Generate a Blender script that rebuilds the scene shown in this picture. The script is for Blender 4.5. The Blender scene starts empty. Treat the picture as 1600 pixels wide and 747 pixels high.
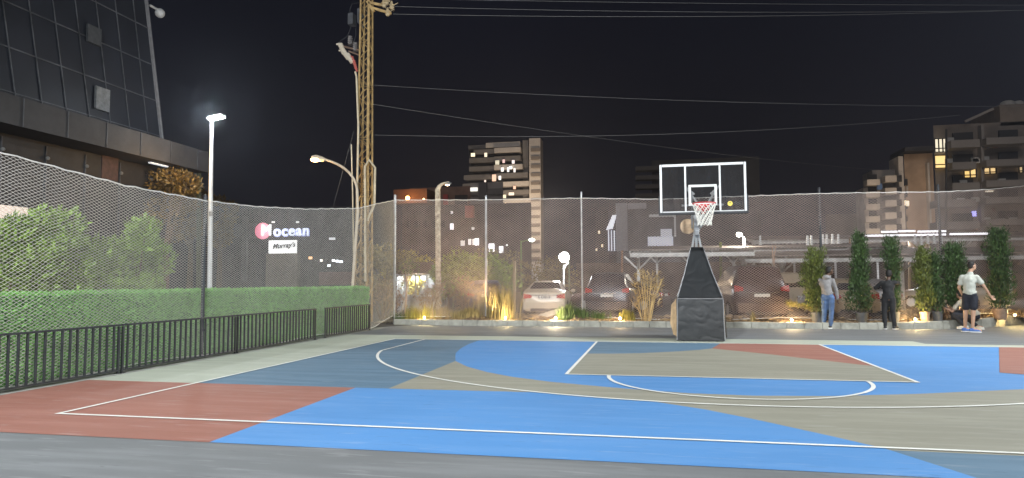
import bpy, bmesh, math, random
import numpy as np
from mathutils import Vector, Matrix, noise as mnoise
random.seed(7); rng = np.random.default_rng(7)
R = math.radians; PI = math.pi
sc = bpy.context.scene; COL = sc.collection

# ------------------------------------------------------------------ camera
CAM = Vector((-1.118, -16.336, 1.4218)); FP = 1068.8
yaw, pitch, roll = 0.20346, 0.062654, -0.00409
Fv = Vector((-math.sin(yaw)*math.cos(pitch), math.cos(yaw)*math.cos(pitch), math.sin(pitch)))
Rv = Vector((math.cos(yaw), math.sin(yaw), 0)); Uv = Rv.cross(Fv)
Rr = Rv*math.cos(roll)+Uv*math.sin(roll); Ur = -Rv*math.sin(roll)+Uv*math.cos(roll)
cd = bpy.data.cameras.new('camera'); cam = bpy.data.objects.new('camera', cd); COL.objects.link(cam)
m = Matrix((Rr, Ur, -Fv)).transposed().to_4x4(); m.translation = CAM; cam.matrix_world = m
cd.sensor_width = 36; cd.lens = FP/1600*36; cd.clip_end = 3000; cd.clip_start = 0.05
sc.camera = cam

# ------------------------------------------------------------------ world, faint town glow, floodlights, exposure
w = bpy.data.worlds.new('World'); sc.world = w; w.use_nodes = True
nt = w.node_tree; bg = nt.nodes['Background']
tc = nt.nodes.new('ShaderNodeTexCoord'); sp = nt.nodes.new('ShaderNodeSeparateXYZ'); nt.links.new(tc.outputs['Generated'], sp.inputs[0])
cr = nt.nodes.new('ShaderNodeValToRGB'); nt.links.new(sp.outputs['Z'], cr.inputs[0])
cr.color_ramp.elements[0].position = 0.0; cr.color_ramp.elements[0].color = (.0130, .0118, .0150, 1)
cr.color_ramp.elements[1].position = 0.42; cr.color_ramp.elements[1].color = (.0058, .0066, .0125, 1)
no_ = nt.nodes.new('ShaderNodeTexNoise'); no_.inputs['Scale'].default_value = 2.2; no_.inputs['Detail'].default_value = 4; nt.links.new(tc.outputs['Generated'], no_.inputs['Vector'])
mr_ = nt.nodes.new('ShaderNodeMapRange'); mr_.inputs['From Min'].default_value = .3; mr_.inputs['From Max'].default_value = .7; mr_.inputs['To Min'].default_value = .8; mr_.inputs['To Max'].default_value = 1.3; nt.links.new(no_.outputs['Fac'], mr_.inputs[0])
nt.links.new(cr.outputs[0], bg.inputs['Color']); nt.links.new(mr_.outputs[0], bg.inputs['Strength'])
sc.view_settings.view_transform = 'Standard'; sc.view_settings.look = 'None'
sc.view_settings.exposure = -0.62; sc.view_settings.gamma = 1.0
sc.cycles.max_bounces = 5; sc.cycles.diffuse_bounces = 2; sc.cycles.glossy_bounces = 2
sc.cycles.transparent_max_bounces = 12; sc.cycles.sample_clamp_indirect = 4.0
sc.cycles.caustics_reflective = False; sc.cycles.caustics_refractive = False
try: sc.cycles.use_light_tree = True
except Exception: pass

def lamp(name, kind, loc, power, color=(1, 1, 1), target=None, size=0.5, **kw):
    if name in ('globe_glow', 'post_lamp_glow', 'strip_glow', 'kiosk_glow', 'porch_glow', 'added_warm_glow', 'unseen_pylon_spot', 'sodium_glow', 'pylon_side_glow'): power *= 1.7
    l = bpy.data.lights.new(name, kind); l.color = color; l.energy = power
    if kind == 'AREA': l.shape = 'SQUARE'; l.size = size
    elif kind != 'SUN': l.shadow_soft_size = size
    for k, v in kw.items(): setattr(l, k, v)
    o = bpy.data.objects.new(name, l); COL.objects.link(o); o.location = loc
    if target is not None: o.rotation_euler = (Vector(target)-Vector(loc)).to_track_quat('-Z', 'Y').to_euler()
    return o
lamp('town_glow', 'SUN', (0, -60, 50), 0.80, (1, .92, .88), (10, 20, 0), angle=R(25))
COOL = (.93, .98, 1)
FLOODS = [((-6.5, -25, 9.6), 5600, (-7, 6, 1.5)), ((8.5, -24, 9.6), 1700, (-4, 6, 1.5)), ((13.5, 0.5, 9.0), 2600, (-7, -2, 0))]
for p, e, t in FLOODS: lamp('floodlight_lamp', 'AREA', p, e, COOL, t, size=0.7, spread=R(125))

# ------------------------------------------------------------------ pixel -> world helpers
def ray(px, py): return Fv + Rr*((px-800)/FP) + Ur*((373.5-py)/FP)
def G(px, py, z=0.0):
    d = ray(px, py); t = (z-CAM.z)/d.z; return CAM+d*t
def atY(px, py, Y):
    d = ray(px, py); t = (Y-CAM.y)/d.y; return CAM+d*t
def atX(px, py, X):
    d = ray(px, py); t = (X-CAM.x)/d.x; return CAM+d*t

# ------------------------------------------------------------------ materials
MATS = {}
def mat(name, col, rough=.6, metal=0, var=.12, scale=6, bump=0, bscale=40, emit=None, estr=0, alpha=1, island=0, stretch=None, col2=None, spec=.5):
    if name in MATS: return MATS[name]
    M = bpy.data.materials.new(name); M.use_nodes = True; n = M.node_tree; b = n.nodes['Principled BSDF']
    b.inputs['Roughness'].default_value = rough; b.inputs['Metallic'].default_value = metal
    b.inputs['Specular IOR Level'].default_value = spec
    c = (*col, 1); co = n.nodes.new('ShaderNodeTexCoord'); vec = co.outputs['Object']
    if stretch:
        mp = n.nodes.new('ShaderNodeMapping'); mp.inputs['Scale'].default_value = stretch; n.links.new(vec, mp.inputs[0]); vec = mp.outputs[0]
    if var:
        no = n.nodes.new('ShaderNodeTexNoise'); no.inputs['Scale'].default_value = scale; no.inputs['Detail'].default_value = 6; no.inputs['Roughness'].default_value = .65
        n.links.new(vec, no.inputs['Vector'])
        rp = n.nodes.new('ShaderNodeValToRGB'); e = rp.color_ramp.elements
        e[0].position = .3; e[1].position = .7
        lo = col2 or tuple(max(0, x*(1-var*1.6)) for x in col)
        e[0].color = (*lo, 1); e[1].color = (*[min(1, x*(1+var)) for x in col], 1)
        n.links.new(no.outputs['Fac'], rp.inputs[0]); out = rp.outputs[0]
        if island:
            g = n.nodes.new('ShaderNodeNewGeometry'); mr = n.nodes.new('ShaderNodeMapRange')
            mr.inputs['To Min'].default_value = 1-island; mr.inputs['To Max'].default_value = 1+island
            n.links.new(g.outputs['Random Per Island'], mr.inputs[0])
            mx = n.nodes.new('ShaderNodeVectorMath'); mx.operation = 'SCALE'; n.links.new(out, mx.inputs[0]); n.links.new(mr.outputs[0], mx.inputs['Scale']); out = mx.outputs[0]
        n.links.new(out, b.inputs['Base Color'])
        mr2 = n.nodes.new('ShaderNodeMapRange'); mr2.inputs['To Min'].default_value = max(0, rough-.12); mr2.inputs['To Max'].default_value = min(1, rough+.12)
        n.links.new(no.outputs['Fac'], mr2.inputs[0]); n.links.new(mr2.outputs[0], b.inputs['Roughness'])
    else: b.inputs['Base Color'].default_value = c
    if bump:
        n2 = n.nodes.new('ShaderNodeTexNoise'); n2.inputs['Scale'].default_value = bscale; n2.inputs['Detail'].default_value = 5; n.links.new(vec, n2.inputs['Vector'])
        bp = n.nodes.new('ShaderNodeBump'); bp.inputs['Strength'].default_value = bump; bp.inputs['Distance'].default_value = .02
        n.links.new(n2.outputs['Fac'], bp.inputs['Height']); n.links.new(bp.outputs[0], b.inputs['Normal'])
    if emit: b.inputs['Emission Color'].default_value = (*emit, 1); b.inputs['Emission Strength'].default_value = estr
    if alpha < 1: b.inputs['Alpha'].default_value = alpha
    MATS[name] = M; return M

def court_mat(name, col, light=1.35):
    """acrylic court paint: fine grain, brushed streaks, scuffs, dusty patches"""
    M = bpy.data.materials.new(name); M.use_nodes = True; n = M.node_tree; b = n.nodes['Principled BSDF']
    co = n.nodes.new('ShaderNodeTexCoord')
    def noise(scale, detail, st=(1, 1, 1), rot=0):
        mp = n.nodes.new('ShaderNodeMapping'); mp.inputs['Scale'].default_value = st; mp.inputs['Rotation'].default_value = (0, 0, rot); n.links.new(co.outputs['Object'], mp.inputs[0])
        no = n.nodes.new('ShaderNodeTexNoise'); no.inputs['Scale'].default_value = scale; no.inputs['Detail'].default_value = detail; n.links.new(mp.outputs[0], no.inputs['Vector']); return no.outputs['Fac']
    def ramp(f, a, c2):
        r = n.nodes.new('ShaderNodeMapRange'); r.inputs['From Min'].default_value = a; r.inputs['From Max'].default_value = c2; n.links.new(f, r.inputs[0]); r.clamp = True; return r.outputs[0]
    def mix(fac, A, B):
        x = n.nodes.new('ShaderNodeMix'); x.data_type = 'RGBA'; n.links.new(fac, x.inputs['Factor'])
        for s, v in ((6, A), (7, B)):
            if isinstance(v, tuple): x.inputs[s].default_value = (*v, 1)
            else: n.links.new(v, x.inputs[s])
        return x.outputs[2]
    def mul(f, k):
        x = n.nodes.new('ShaderNodeMath'); x.operation = 'MULTIPLY'; n.links.new(f, x.inputs[0]); x.inputs[1].default_value = k; return x.outputs[0]
    dk = tuple(x*.86 for x in col); lt = tuple(min(1, x*light*.8+.03) for x in col)
    c = mix(ramp(noise(.35, 4), .35, .65), dk, col)
    c = mix(mul(ramp(noise(1.4, 7, (.35, 3.2, 1), .05), .46, .72), .85), c, lt)
    c = mix(mul(ramp(noise(5, 8, (.35, 2.6, 1), -.25), .60, .69), .75), c, tuple(min(1, x*.75+.12) for x in col))
    c = mix(mul(ramp(noise(9, 6, (.5, 2.2, 1), .5), .65, .73), .7), c, tuple(x*.6 for x in col))
    c = mix(mul(ramp(noise(160, 2), .45, .8), .35), c, dk)
    for sc_, st_, ro_, a_, b_, k_, tgt in ((7, (.22, 3.5, 1), .9, .67, .70, .55, tuple(min(1, x*.7+.16) for x in col)), (6, (.3, 4.5, 1), -.6, .68, .71, .5, tuple(x*.6 for x in col)), (42, (1, 1, 1), 0, .735, .76, .7, tuple(x*.45 for x in col)), (33, (1, 1, 1), 1, .745, .77, .6, tuple(min(1, x*.6+.25) for x in col)), (.7, (1, 1, 1), 2, .5, .8, .35, tuple(min(1, x*.85+.04) for x in col))):
        c = mix(mul(ramp(noise(sc_, 5, st_, ro_), a_, b_), k_), c, tgt)
    n.links.new(c, b.inputs['Base Color'])
    r = n.nodes.new('ShaderNodeMapRange'); r.inputs['To Min'].default_value = .62; r.inputs['To Max'].default_value = .85; n.links.new(noise(2.2, 5, (.5, 2, 1)), r.inputs[0]); n.links.new(r.outputs[0], b.inputs['Roughness'])
    bp = n.nodes.new('ShaderNodeBump'); bp.inputs['Strength'].default_value = .35; bp.inputs['Distance'].default_value = .004; n.links.new(noise(180, 3), bp.inputs['Height']); n.links.new(bp.outputs[0], b.inputs['Normal'])
    return M

def glass_mat(name, tint, alpha):
    M = bpy.data.materials.new(name); M.use_nodes = True; n = M.node_tree; b = n.nodes['Principled BSDF']
    b.inputs['Base Color'].default_value = (*tint, 1); b.inputs['Roughness'].default_value = .12
    co = n.nodes.new('ShaderNodeTexCoord'); mp = n.nodes.new('ShaderNodeMapping'); mp.inputs['Scale'].default_value = (3, 3, 1.2); n.links.new(co.outputs['Object'], mp.inputs[0])
    no = n.nodes.new('ShaderNodeTexNoise'); no.inputs['Scale'].default_value = 3; no.inputs['Detail'].default_value = 8; n.links.new(mp.outputs[0], no.inputs['Vector'])
    r = n.nodes.new('ShaderNodeMapRange'); r.inputs['From Min'].default_value = .4; r.inputs['From Max'].default_value = .75; r.inputs['To Min'].default_value = alpha; r.inputs['To Max'].default_value = alpha+.2
    n.links.new(no.outputs['Fac'], r.inputs[0]); n.links.new(r.outputs[0], b.inputs['Alpha']); return M

def emis(name, col, s): s *= 1.6; return mat(name, (.8, .8, .8), .5, var=0, emit=col, estr=s)

white_paint = mat('white_steel_paint', (.74, .76, .77), .42, var=.05, scale=9)
black_steel = mat('black_rail_paint', (.028, .031, .034), .42, var=.3, scale=14)
galv = mat('galvanised_steel', (.42, .43, .44), .42, .6, var=.2, scale=12)
dark_metal = mat('dark_metal', (.035, .037, .042), .5, .3, var=.2)
rope_m = mat('net_rope', (.72, .70, .66), .8, var=.1)
net_m = mat('net_twine', (.56, .53, .49), .8, var=.10, scale=1.5)
concrete = mat('kerb_concrete', (.33, .325, .28), .85, var=.22, scale=3, bump=.5, bscale=60)
asphalt = court_mat('asphalt_grey', (.155, .163, .17), 1.5)
rubber = mat('black_rubber', (.02, .02, .021), .8, var=.2)
wood_post = mat('weathered_wood', (.34, .25, .15), .8, var=.3, scale=8, stretch=(6, 6, 1))

# ------------------------------------------------------------------ mesh builder
class MB:
    def __init__(s): s.v = []; s.f = []; s.mi = []; s.cur = 0
    def add(s, vs, fs):
        k = len(s.v); s.v += [tuple(v) for v in vs]; s.f += [tuple(i+k for i in f) for f in fs]; s.mi += [s.cur]*len(fs)
    def box(s, c, d, rz=0, M=None):
        x, y, z = d[0]/2, d[1]/2, d[2]/2
        vs = [Vector((a*x, b*y, e*z)) for a in (-1, 1) for b in (-1, 1) for e in (-1, 1)]
        mm = M or Matrix.Rotation(rz, 3, 'Z')
        s.add([mm@v+Vector(c) for v in vs], [(0, 1, 3, 2), (4, 6, 7, 5), (0, 4, 5, 1), (2, 3, 7, 6), (0, 2, 6, 4), (1, 5, 7, 3)])
    def bb(s, x0, x1, y0, y1, z0, z1): s.box(((x0+x1)/2, (y0+y1)/2, (z0+z1)/2), (abs(x1-x0), abs(y1-y0), abs(z1-z0)))
    def bar(s, a, b, wd, dp=None, up=(0, 0, 1)):
        a, b = Vector(a), Vector(b); z = (b-a); L = z.length
        if L < 1e-6: return
        z.normalize(); u = Vector(up)
        if abs(z.dot(u)) > .95: u = Vector((0, 1, 0))
        x = u.cross(z).normalized(); y = z.cross(x)
        s.box((a+b)/2, (wd, dp or wd, L), M=Matrix((x, y, z)).transposed())
    def tube(s, pts, r, n=8, caps=True):
        pts = [Vector(p) for p in pts]; rs = r if isinstance(r, (list, tuple)) else [r]*len(pts)
        vs = []; px = None
        for i, p in enumerate(pts):
            t = (pts[min(i+1, len(pts)-1)]-pts[max(i-1, 0)]).normalized()
            if px is None:
                u = Vector((0, 0, 1)) if abs(t.z) < .9 else Vector((1, 0, 0)); px = u.cross(t).normalized()
            else: px = (px - t*px.dot(t)).normalized()
            py = t.cross(px)
            for k in range(n):
                a = 2*PI*k/n; vs.append(p+(px*math.cos(a)+py*math.sin(a))*rs[i])
        fs = [(i*n+k, i*n+(k+1) % n, (i+1)*n+(k+1) % n, (i+1)*n+k) for i in range(len(pts)-1) for k in range(n)]
        if caps: fs += [tuple(range(n))[::-1], tuple(range((len(pts)-1)*n, len(pts)*n))]
        s.add(vs, fs)
    def sphere(s, c, r, nu=14, nv=8, M=None):
        if not isinstance(r, (tuple, list, Vector)): r = (r, r, r)
        vs = []; c = Vector(c)
        for j in range(1, nv):
            for i in range(nu):
                t = PI*j/nv; p = 2*PI*i/nu
                v = Vector((r[0]*math.sin(t)*math.cos(p), r[1]*math.sin(t)*math.sin(p), r[2]*math.cos(t)))
                vs.append((M@v if M else v)+c)
        a = Vector((0, 0, r[2])); b = -a
        vs += [(M@a if M else a)+c, (M@b if M else b)+c]; T = len(vs)-2; B = T+1
        fs = [(j*nu+i, (j+1)*nu+i, (j+1)*nu+(i+1) % nu, j*nu+(i+1) % nu) for j in range(nv-2) for i in range(nu)]
        fs += [(T, i, (i+1) % nu) for i in range(nu)] + [(B, (nv-2)*nu+(i+1) % nu, (nv-2)*nu+i) for i in range(nu)]
        s.add(vs, fs)
    def lathe(s, c, prof, n=20):
        c = Vector(c); vs = [c+Vector((r*math.cos(2*PI*k/n), r*math.sin(2*PI*k/n), z)) for r, z in prof for k in range(n)]
        fs = [(i*n+k, i*n+(k+1) % n, (i+1)*n+(k+1) % n, (i+1)*n+k) for i in range(len(prof)-1) for k in range(n)]
        s.add(vs, fs)
    def prism(s, poly, z0, z1):
        n = len(poly); s.add([(x, y, z0) for x, y in poly]+[(x, y, z1) for x, y in poly], [tuple(range(n))[::-1], tuple(range(n, 2*n))]+[(i, (i+1) % n, n+(i+1) % n, n+i) for i in range(n)])
    def build(s, name, mats, parent=None, smooth=False, bevel=0, loc=None):
        me = bpy.data.meshes.new(name); me.from_pydata(s.v, [], s.f)
        for M in (mats if isinstance(mats, (list, tuple)) else [mats]): me.materials.append(M)
        if any(s.mi): me.polygons.foreach_set('material_index', s.mi)
        if smooth: me.polygons.foreach_set('use_smooth', [True]*len(me.polygons)); 
        me.update(); o = bpy.data.objects.new(name, me); COL.objects.link(o)
        if smooth:
            try: me.set_sharp_from_angle(angle=R(40))
            except Exception: pass
        if bevel:
            b = o.modifiers.new('bevel', 'BEVEL'); b.width = bevel; b.segments = 2; b.limit_method = 'ANGLE'
        if parent is not None: o.parent = parent
        if loc is not None: o.location = loc
        return o

def tag(o, label=None, cat=None, group=None, kind=None):
    if label: o['label'] = label
    if cat: o['category'] = cat
    if group: o['group'] = group
    if kind: o['kind'] = kind
    return o
def empty(name, loc, label, cat, group=None, rz=0):
    o = bpy.data.objects.new(name, None); o.empty_display_size = .2; COL.objects.link(o); o.location = loc; o.rotation_euler = (0, 0, rz); return tag(o, label, cat, group)
def copy_tree(o, parent=None):
    c = o.copy(); COL.objects.link(c); c.parent = parent
    for ch in list(o.children): copy_tree(ch, c)
    return c
def sheet(name, poly, z, M, kind='structure'):
    me = bpy.data.meshes.new(name); me.from_pydata([(x, y, z) for x, y in poly], [], [tuple(range(len(poly)))]); me.materials.append(M)
    o = bpy.data.objects.new(name, me); COL.objects.link(o); o['kind'] = kind
    # triangulate concave outlines properly
    bm = bmesh.new(); bm.from_mesh(me); bmesh.ops.triangulate(bm, faces=bm.faces[:]); 
    for f in bm.faces:
        if f.normal.z < 0: f.normal_flip()
    bm.to_mesh(me); bm.free(); return o
def text_mesh(name, body, size, M, parent, loc, rot, extrude=.01, bold=0, shear=0, spacing=1):
    c = bpy.data.curves.new(name, 'FONT'); c.body = body; c.size = size; c.extrude = extrude; c.align_x = 'CENTER'; c.align_y = 'CENTER'; c.offset = bold; c.shear = shear; c.space_character = spacing
    t = bpy.data.objects.new('tmp', c); COL.objects.link(t)
    me = bpy.data.meshes.new_from_object(t.evaluated_get(bpy.context.evaluated_depsgraph_get())); bpy.data.objects.remove(t)
    me.materials.clear(); me.materials.append(M); me.name = name
    o = bpy.data.objects.new(name, me); COL.objects.link(o); o.parent = parent; o.location = loc; o.rotation_euler = rot; return o

# ================================================================== GROUND
gm = mat('night_ground', (.075, .070, .062), .95, var=.3, scale=.4, bump=.4, bscale=3)
tag(sheet('ground', [(-700, -80), (700, -80), (700, 1200), (-700, 1200)], -.012, gm), kind='structure')
sheet('asphalt_apron', [(-9.75, -40), (22, -40), (22, 9.6), (10.9, 9.3), (8.75, 6.9), (7.75, 6.4), (6.6, 5.75), (5.5, 5.45), (-8.2, 5.4), (-9.0, 5.5), (-9.75, 4.2)], 0.0, asphalt)
c_red = court_mat('court_red', (.30, .125, .092)); c_blue = court_mat('court_bright_blue', (.080, .255, .56), 1.15)
c_dk = court_mat('court_slate_blue', (.095, .175, .255)); c_tan = court_mat('court_taupe', (.275, .265, .21)); c_mar = court_mat('court_margin_sage', (.42, .45, .37))
c_line = court_mat('court_line_white', (.82, .82, .77), 1.0)
Z1, Z2, Z3 = .004, .008, .012
XR = 9.3
sheet('court_margin', [(-9.3, -7.6), (-7.5, -7.6), (-7.5, 0), (7.57, 0), (7.57, .5), (4.8, .62), (4.76, 1.25), (-9.3, 1.25)], Z1, c_mar)
sheet('court_red_area', [(-9.3, -10.8), (-5.03, -10.8), (-5.09, -7.6), (-9.3, -7.6)], Z1, c_red)
up = [(-5.3, 0.0), (-5.30, -1.0), (-5.2, -2.0), (-5.03, -3.0), (-4.85, -3.65), (-4.64, -4.35), (-4.22, -5.1), (-3.72, -5.73), (-3.21, -6.2), (-2.58, -6.6), (-1.74, -6.95), (-1.15, -7.16), (-0.68, -7.28), (0.08, -7.33), (1.01, -7.19), (2.06, -6.84), (3.53, -6.2), (5.2, -5.3), (7.0, -4.1), (9.3, -2.2)]
dn = [(-5.09, -7.6), (-2.7, -7.56), (-2.1, -7.66), (-1.15, -7.97), (-0.59, -8.38), (-0.12, -8.86), (0.46, -9.54), (0.78, -9.95), (1.15, -10.8)]
sheet('court_slate_area', [(-7.5, 0), (-7.5, -7.6), (-4.62, -7.6), (-4.64, -4.35)]+up[4:0:-1]+[(-5.3, 0)], Z1, c_dk)
sheet('court_bright_blue_upper', up+[(9.3, 0)], Z1, c_blue)
sheet('court_bright_blue_lower', dn+[(-5.03, -10.8)], Z1, c_blue)
sheet('court_taupe_area', [(-4.62, -7.6)]+dn[1:8]+[(.80, -10.0), (9.3, -10.0), (9.3, -2.2)]+up[-2:4:-1], Z1, c_tan)
sheet('court_slate_corner', [(.80, -10.0), (1.15, -10.8), (9.3, -10.8), (9.3, -10.0)], Z1, c_dk)
key_c = [(-2.45, -2.72), (-1.9, -2.66), (-1.4, -2.49), (-0.65, -2.0), (-0.19, -1.58), (0.06, -1.27)]
sheet('key_slate_area', [(-2.45, 0), (.35, 0)]+key_c[::-1], Z2, c_dk)
sheet('key_red_area', [(.35, 0), (2.45, 0), (2.45, -3.98), (2.36, -3.88), (1.03, -2.27), (.06, -1.27)], Z2, c_red)
sheet('key_taupe_area', key_c+[(1.03, -2.27), (2.36, -3.88), (2.45, -3.98), (2.45, -5.8), (-2.45, -5.8)], Z2, c_tan)
sheet('court_red_right_area', [(6.0, 0.0), (4.04, -4.48), (5.2, -5.25), (7.0, -4.05), (9.25, -2.2), (9.25, 0)], Z2, c_red)
def line(name, a, b, wd=.052):
    a, b = Vector((*a, 0)), Vector((*b, 0)); t = (b-a).normalized(); nn = Vector((-t.y, t.x, 0))*wd/2
    return sheet(name, [tuple((p)[:2]) for p in (a+nn, a-nn, b-nn, b+nn)], Z3, c_line)
def arc(name, cx, cy, r, a0, a1, wd=.055, n=64):
    o = [(cx+(r+wd/2)*math.cos(a), cy+(r+wd/2)*math.sin(a)) for a in np.linspace(a0, a1, n)]
    i = [(cx+(r-wd/2)*math.cos(a), cy+(r-wd/2)*math.sin(a)) for a in np.linspace(a1, a0, n)]
    return sheet(name, o+i, Z3, c_line)
line('baseline', (-7.53, 0), (7.6, 0)); line('sideline', (-7.5, -.028), (-7.5, -9.905)); line('half_court_line', (-7.53, -9.93), (9.3, -9.93))
line('key_line', (-2.45, -.028), (-2.45, -5.775)); line('key_line', (2.45, -.028), (2.45, -5.775)); line('free_throw_line', (-2.476, -5.8), (2.476, -5.8))
arc('free_throw_arc', 0, -5.83, 1.8, PI+.01, 2*PI-.01)
a0 = math.acos(6.66/6.85)
arc('three_point_arc', 0, -1.2-.0, 6.88, PI+.24, 2*PI-.24, n=120)
line('three_point_line', (-6.70, -.028), (-6.683, -2.83)); line('three_point_line', (6.70, -.028), (6.683, -2.83))
# sage gravel strip under the railing
sheet('hedge_footing', [(-10.4, -30), (-9.3, -30), (-9.3, 4.1), (-10.4, 4.1)], Z1+.002, mat('footing_grey', (.33, .33, .30), .9, var=.25, scale=5, bump=.5))

# kerb: separate concrete blocks cast in a curve
kp = [(-9.75, 5.62), (-7.6, 5.38), (-7.0, 5.35), (5.3, 5.35), (6.6, 5.58), (7.75, 6.2), (8.7, 6.75), (10.0, 8.1), (10.9, 9.2)]
def resample(pts, step):
    out = [Vector(pts[0])]; acc = 0
    for a, b in zip(pts[:-1], pts[1:]):
        a, b = Vector(a), Vector(b); L = (b-a).length; d = step-acc
        while d <= L: out.append(a+(b-a)*(d/L)); d += step
        acc = L-(d-step)
    return out
ks = resample([Vector((*p, 0)) for p in kp], .5); kb = MB()
for i in range(len(ks)-1):
    a, b = ks[i], ks[i+1]; t = (b-a).normalized(); a2 = a+t*.006; b2 = b-t*.006; nn = Vector((-t.y, t.x, 0))
    h = .185+random.uniform(-.006, .006)+(max(0, a.x-4.5))*.022; lean = .03
    kb.add([a2, b2, b2+nn*.16, a2+nn*.16, a2+Vector((0, 0, h-.02))+nn*lean*.4, b2+Vector((0, 0, h-.02))+nn*lean*.4, b2+nn*.16+Vector((0, 0, h)), a2+nn*.16+Vector((0, 0, h)), a2+Vector((0, 0, h))+nn*lean, b2+Vector((0, 0, h))+nn*lean],
           [(0, 3, 2, 1), (0, 1, 5, 4), (4, 5, 9, 8), (8, 9, 6, 7), (1, 2, 6, 9, 5), (0, 4, 8, 7, 3), (2, 3, 7, 6)])
tag(kb.build('kerb', concrete), kind='structure')

# planting bed behind the kerb: one lumpy sheet of soil
def bump2(x, y): return .05*math.sin(x*1.7+y*2.3)+.035*math.sin(x*3.9-y*1.7+1)+.025*math.sin(x*9.1+y*7)
def kerb_y(x):
    for a, b in zip(kp[:-1], kp[1:]):
        if x <= b[0]: return a[1]+(b[1]-a[1])*max(0, (x-a[0]))/(b[0]-a[0])
    return kp[-1][1]
def soil_z(x, y):
    k = kerb_y(x)+.16; d = y-k; base = .15+(max(0, x-4.5))*.022
    return base+min(1, max(0, d)/.5)*(.05+bump2(x, y))-max(0, d-2.5)*.12
soil_m = mat('dry_soil', (.17, .115, .07), .95, var=.45, scale=9, bump=1, bscale=30, col2=(.06, .04, .026))
sv = []; nx, ny = 230, 34
for i in range(nx):
    x = -9.7+i*(11.2+9.7)/(nx-1)
    for j in range(ny):
        y = kerb_y(x)+.155+j*(3.9/(ny-1)); sv.append((x, y, soil_z(x, y)+random.uniform(-.018, .018)*(j > 0)))
b = MB(); b.add(sv, [(i*ny+j, (i+1)*ny+j, (i+1)*ny+j+1, i*ny+j+1) for i in range(nx-1) for j in range(ny-1)])
tag(b.build('planting_bed_soil', soil_m, smooth=False), kind='structure')
sheet('parking_ground', [(-30, 8.6), (60, 8.6), (60, 60), (-30, 60)], -.004, mat('parking_gravel', (.13, .12, .11), .9, var=.35, scale=2, bump=.6, bscale=14))
# ================================================================== RAILING
RX = -9.4
bar_mb = MB(); bar_mb.box((0, 0, .405), (.026, .026, .69)); 
def rail_panel(y0, y1, label, gaps=.135):
    L = y1-y0; r = empty('metal_railing', (RX, y0, 0), label, 'railing', 'black railing panels along the court')
    b = MB(); b.box((0, L/2, .765), (.045, L, .03)); b.build('top_rail', black_steel, r, bevel=.004)
    b = MB(); b.box((0, L/2, .055), (.03, L, .022)); b.build('bottom_rail', black_steel, r)
    for yy in (.022, L-.022):
        b = MB(); b.box((0, yy, .372), (.032, .032, .744)); b.box((0, yy, .006), (.09, .07, .012)); b.build('post', black_steel, r)
    n = int((L-.1)/gaps); first = None
    for i in range(n):
        yy = .05+(i+.5)*(L-.1)/n
        if first is None: first = bar_mb.build('bar', black_steel, r); o = first
        else: o = first.copy(); COL.objects.link(o); o.parent = r
        o.location = (0, yy, 0); o.rotation_euler = (random.uniform(-.006, .006), random.uniform(-.01, .01), 0)
rail_panel(-11.6, -9.55, 'black metal railing panel cut off by the lower left corner of the photo')
rail_panel(-9.50, -6.92, 'black metal railing panel at the far left, beside the red court corner')
rail_panel(-6.88, -3.84, 'long black metal railing panel in front of the dark net post')
rail_panel(-3.80, -0.50, 'black metal railing panel ending at the open gap in the railing')
rail_panel(-0.01, 2.85, 'short black metal railing panel beyond the gap, nearest the lattice pylon')

# ================================================================== GREEN HEDGE SCREEN
leaf_g = mat('artificial_hedge_leaf', (.25, .58, .13), .6, var=.15, scale=3, island=.25)
hedge_core = mat('hedge_backing', (.07, .20, .045), .9, var=.2)
def leaf_cloud(pts, nrm, size, M, name, parent, aspect=.45, droop=.2, jitter=.9, fold=True):
    """many small folded leaf faces at pts (N,3), facing about nrm (N,3)"""
    N = len(pts); pts = np.asarray(pts, float); nrm = np.asarray(nrm, float)
    d = nrm+rng.normal(0, jitter, (N, 3)); d /= np.linalg.norm(d, axis=1)[:, None]
    a = np.cross(d, rng.normal(0, 1, (N, 3))); a /= np.linalg.norm(a, axis=1)[:, None]+1e-9
    L = (size*rng.uniform(.6, 1.35, N))[:, None]; W = L*aspect*.5
    tip = pts+d*L; mid = pts+d*L*.45+np.cross(a, d)*L*.06
    V = np.stack([pts, mid+a*W, tip, mid-a*W], 1).reshape(-1, 3)
    me = bpy.data.meshes.new(name); me.vertices.add(4*N); me.vertices.foreach_set('co', V.ravel())
    me.loops.add(4*N); me.loops.foreach_set('vertex_index', np.arange(4*N)); me.polygons.add(N)
    me.polygons.foreach_set('loop_start', np.arange(N)*4); me.polygons.foreach_set('loop_total', np.full(N, 4)); me.update(calc_edges=True)
    me.materials.append(M); o = bpy.data.objects.new(name, me); COL.objects.link(o); o.parent = parent; return o
h = empty('artificial_hedge', (-10.05, -6, 0), 'long bright green artificial hedge screen behind the black railing', 'hedge')
b = MB(); b.bb(-.12, .12, -8, 9.9, 0.0, 1.25); b.build('backing', hedge_core, h)
N = 60000; py = rng.uniform(-5, 9.9, N); pz = rng.uniform(.02, 1.27, N)+.03*np.sin(py*3)*0
front = rng.random(N) < .9
px = np.where(front, .12+rng.uniform(-.02, .03, N), rng.uniform(-.12, .12, N)); pz = np.where(front, pz, 1.24+rng.uniform(-.01, .05, N))
nr = np.stack([np.where(front, 1., 0), np.zeros(N), np.where(front, .25, 1.)], 1)
leaf_cloud(np.stack([px, py, pz], 1), nr, .048, leaf_g, 'foliage', h, aspect=.6, jitter=.6)
# end cap leaves
N = 1500; leaf_cloud(np.stack([rng.uniform(-.1, .14, N), np.full(N, 9.9), rng.uniform(0, 1.28, N)], 1), np.tile([[0, 1., .2]], (N, 1)), .06, leaf_g, 'foliage', h, aspect=.55)

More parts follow.
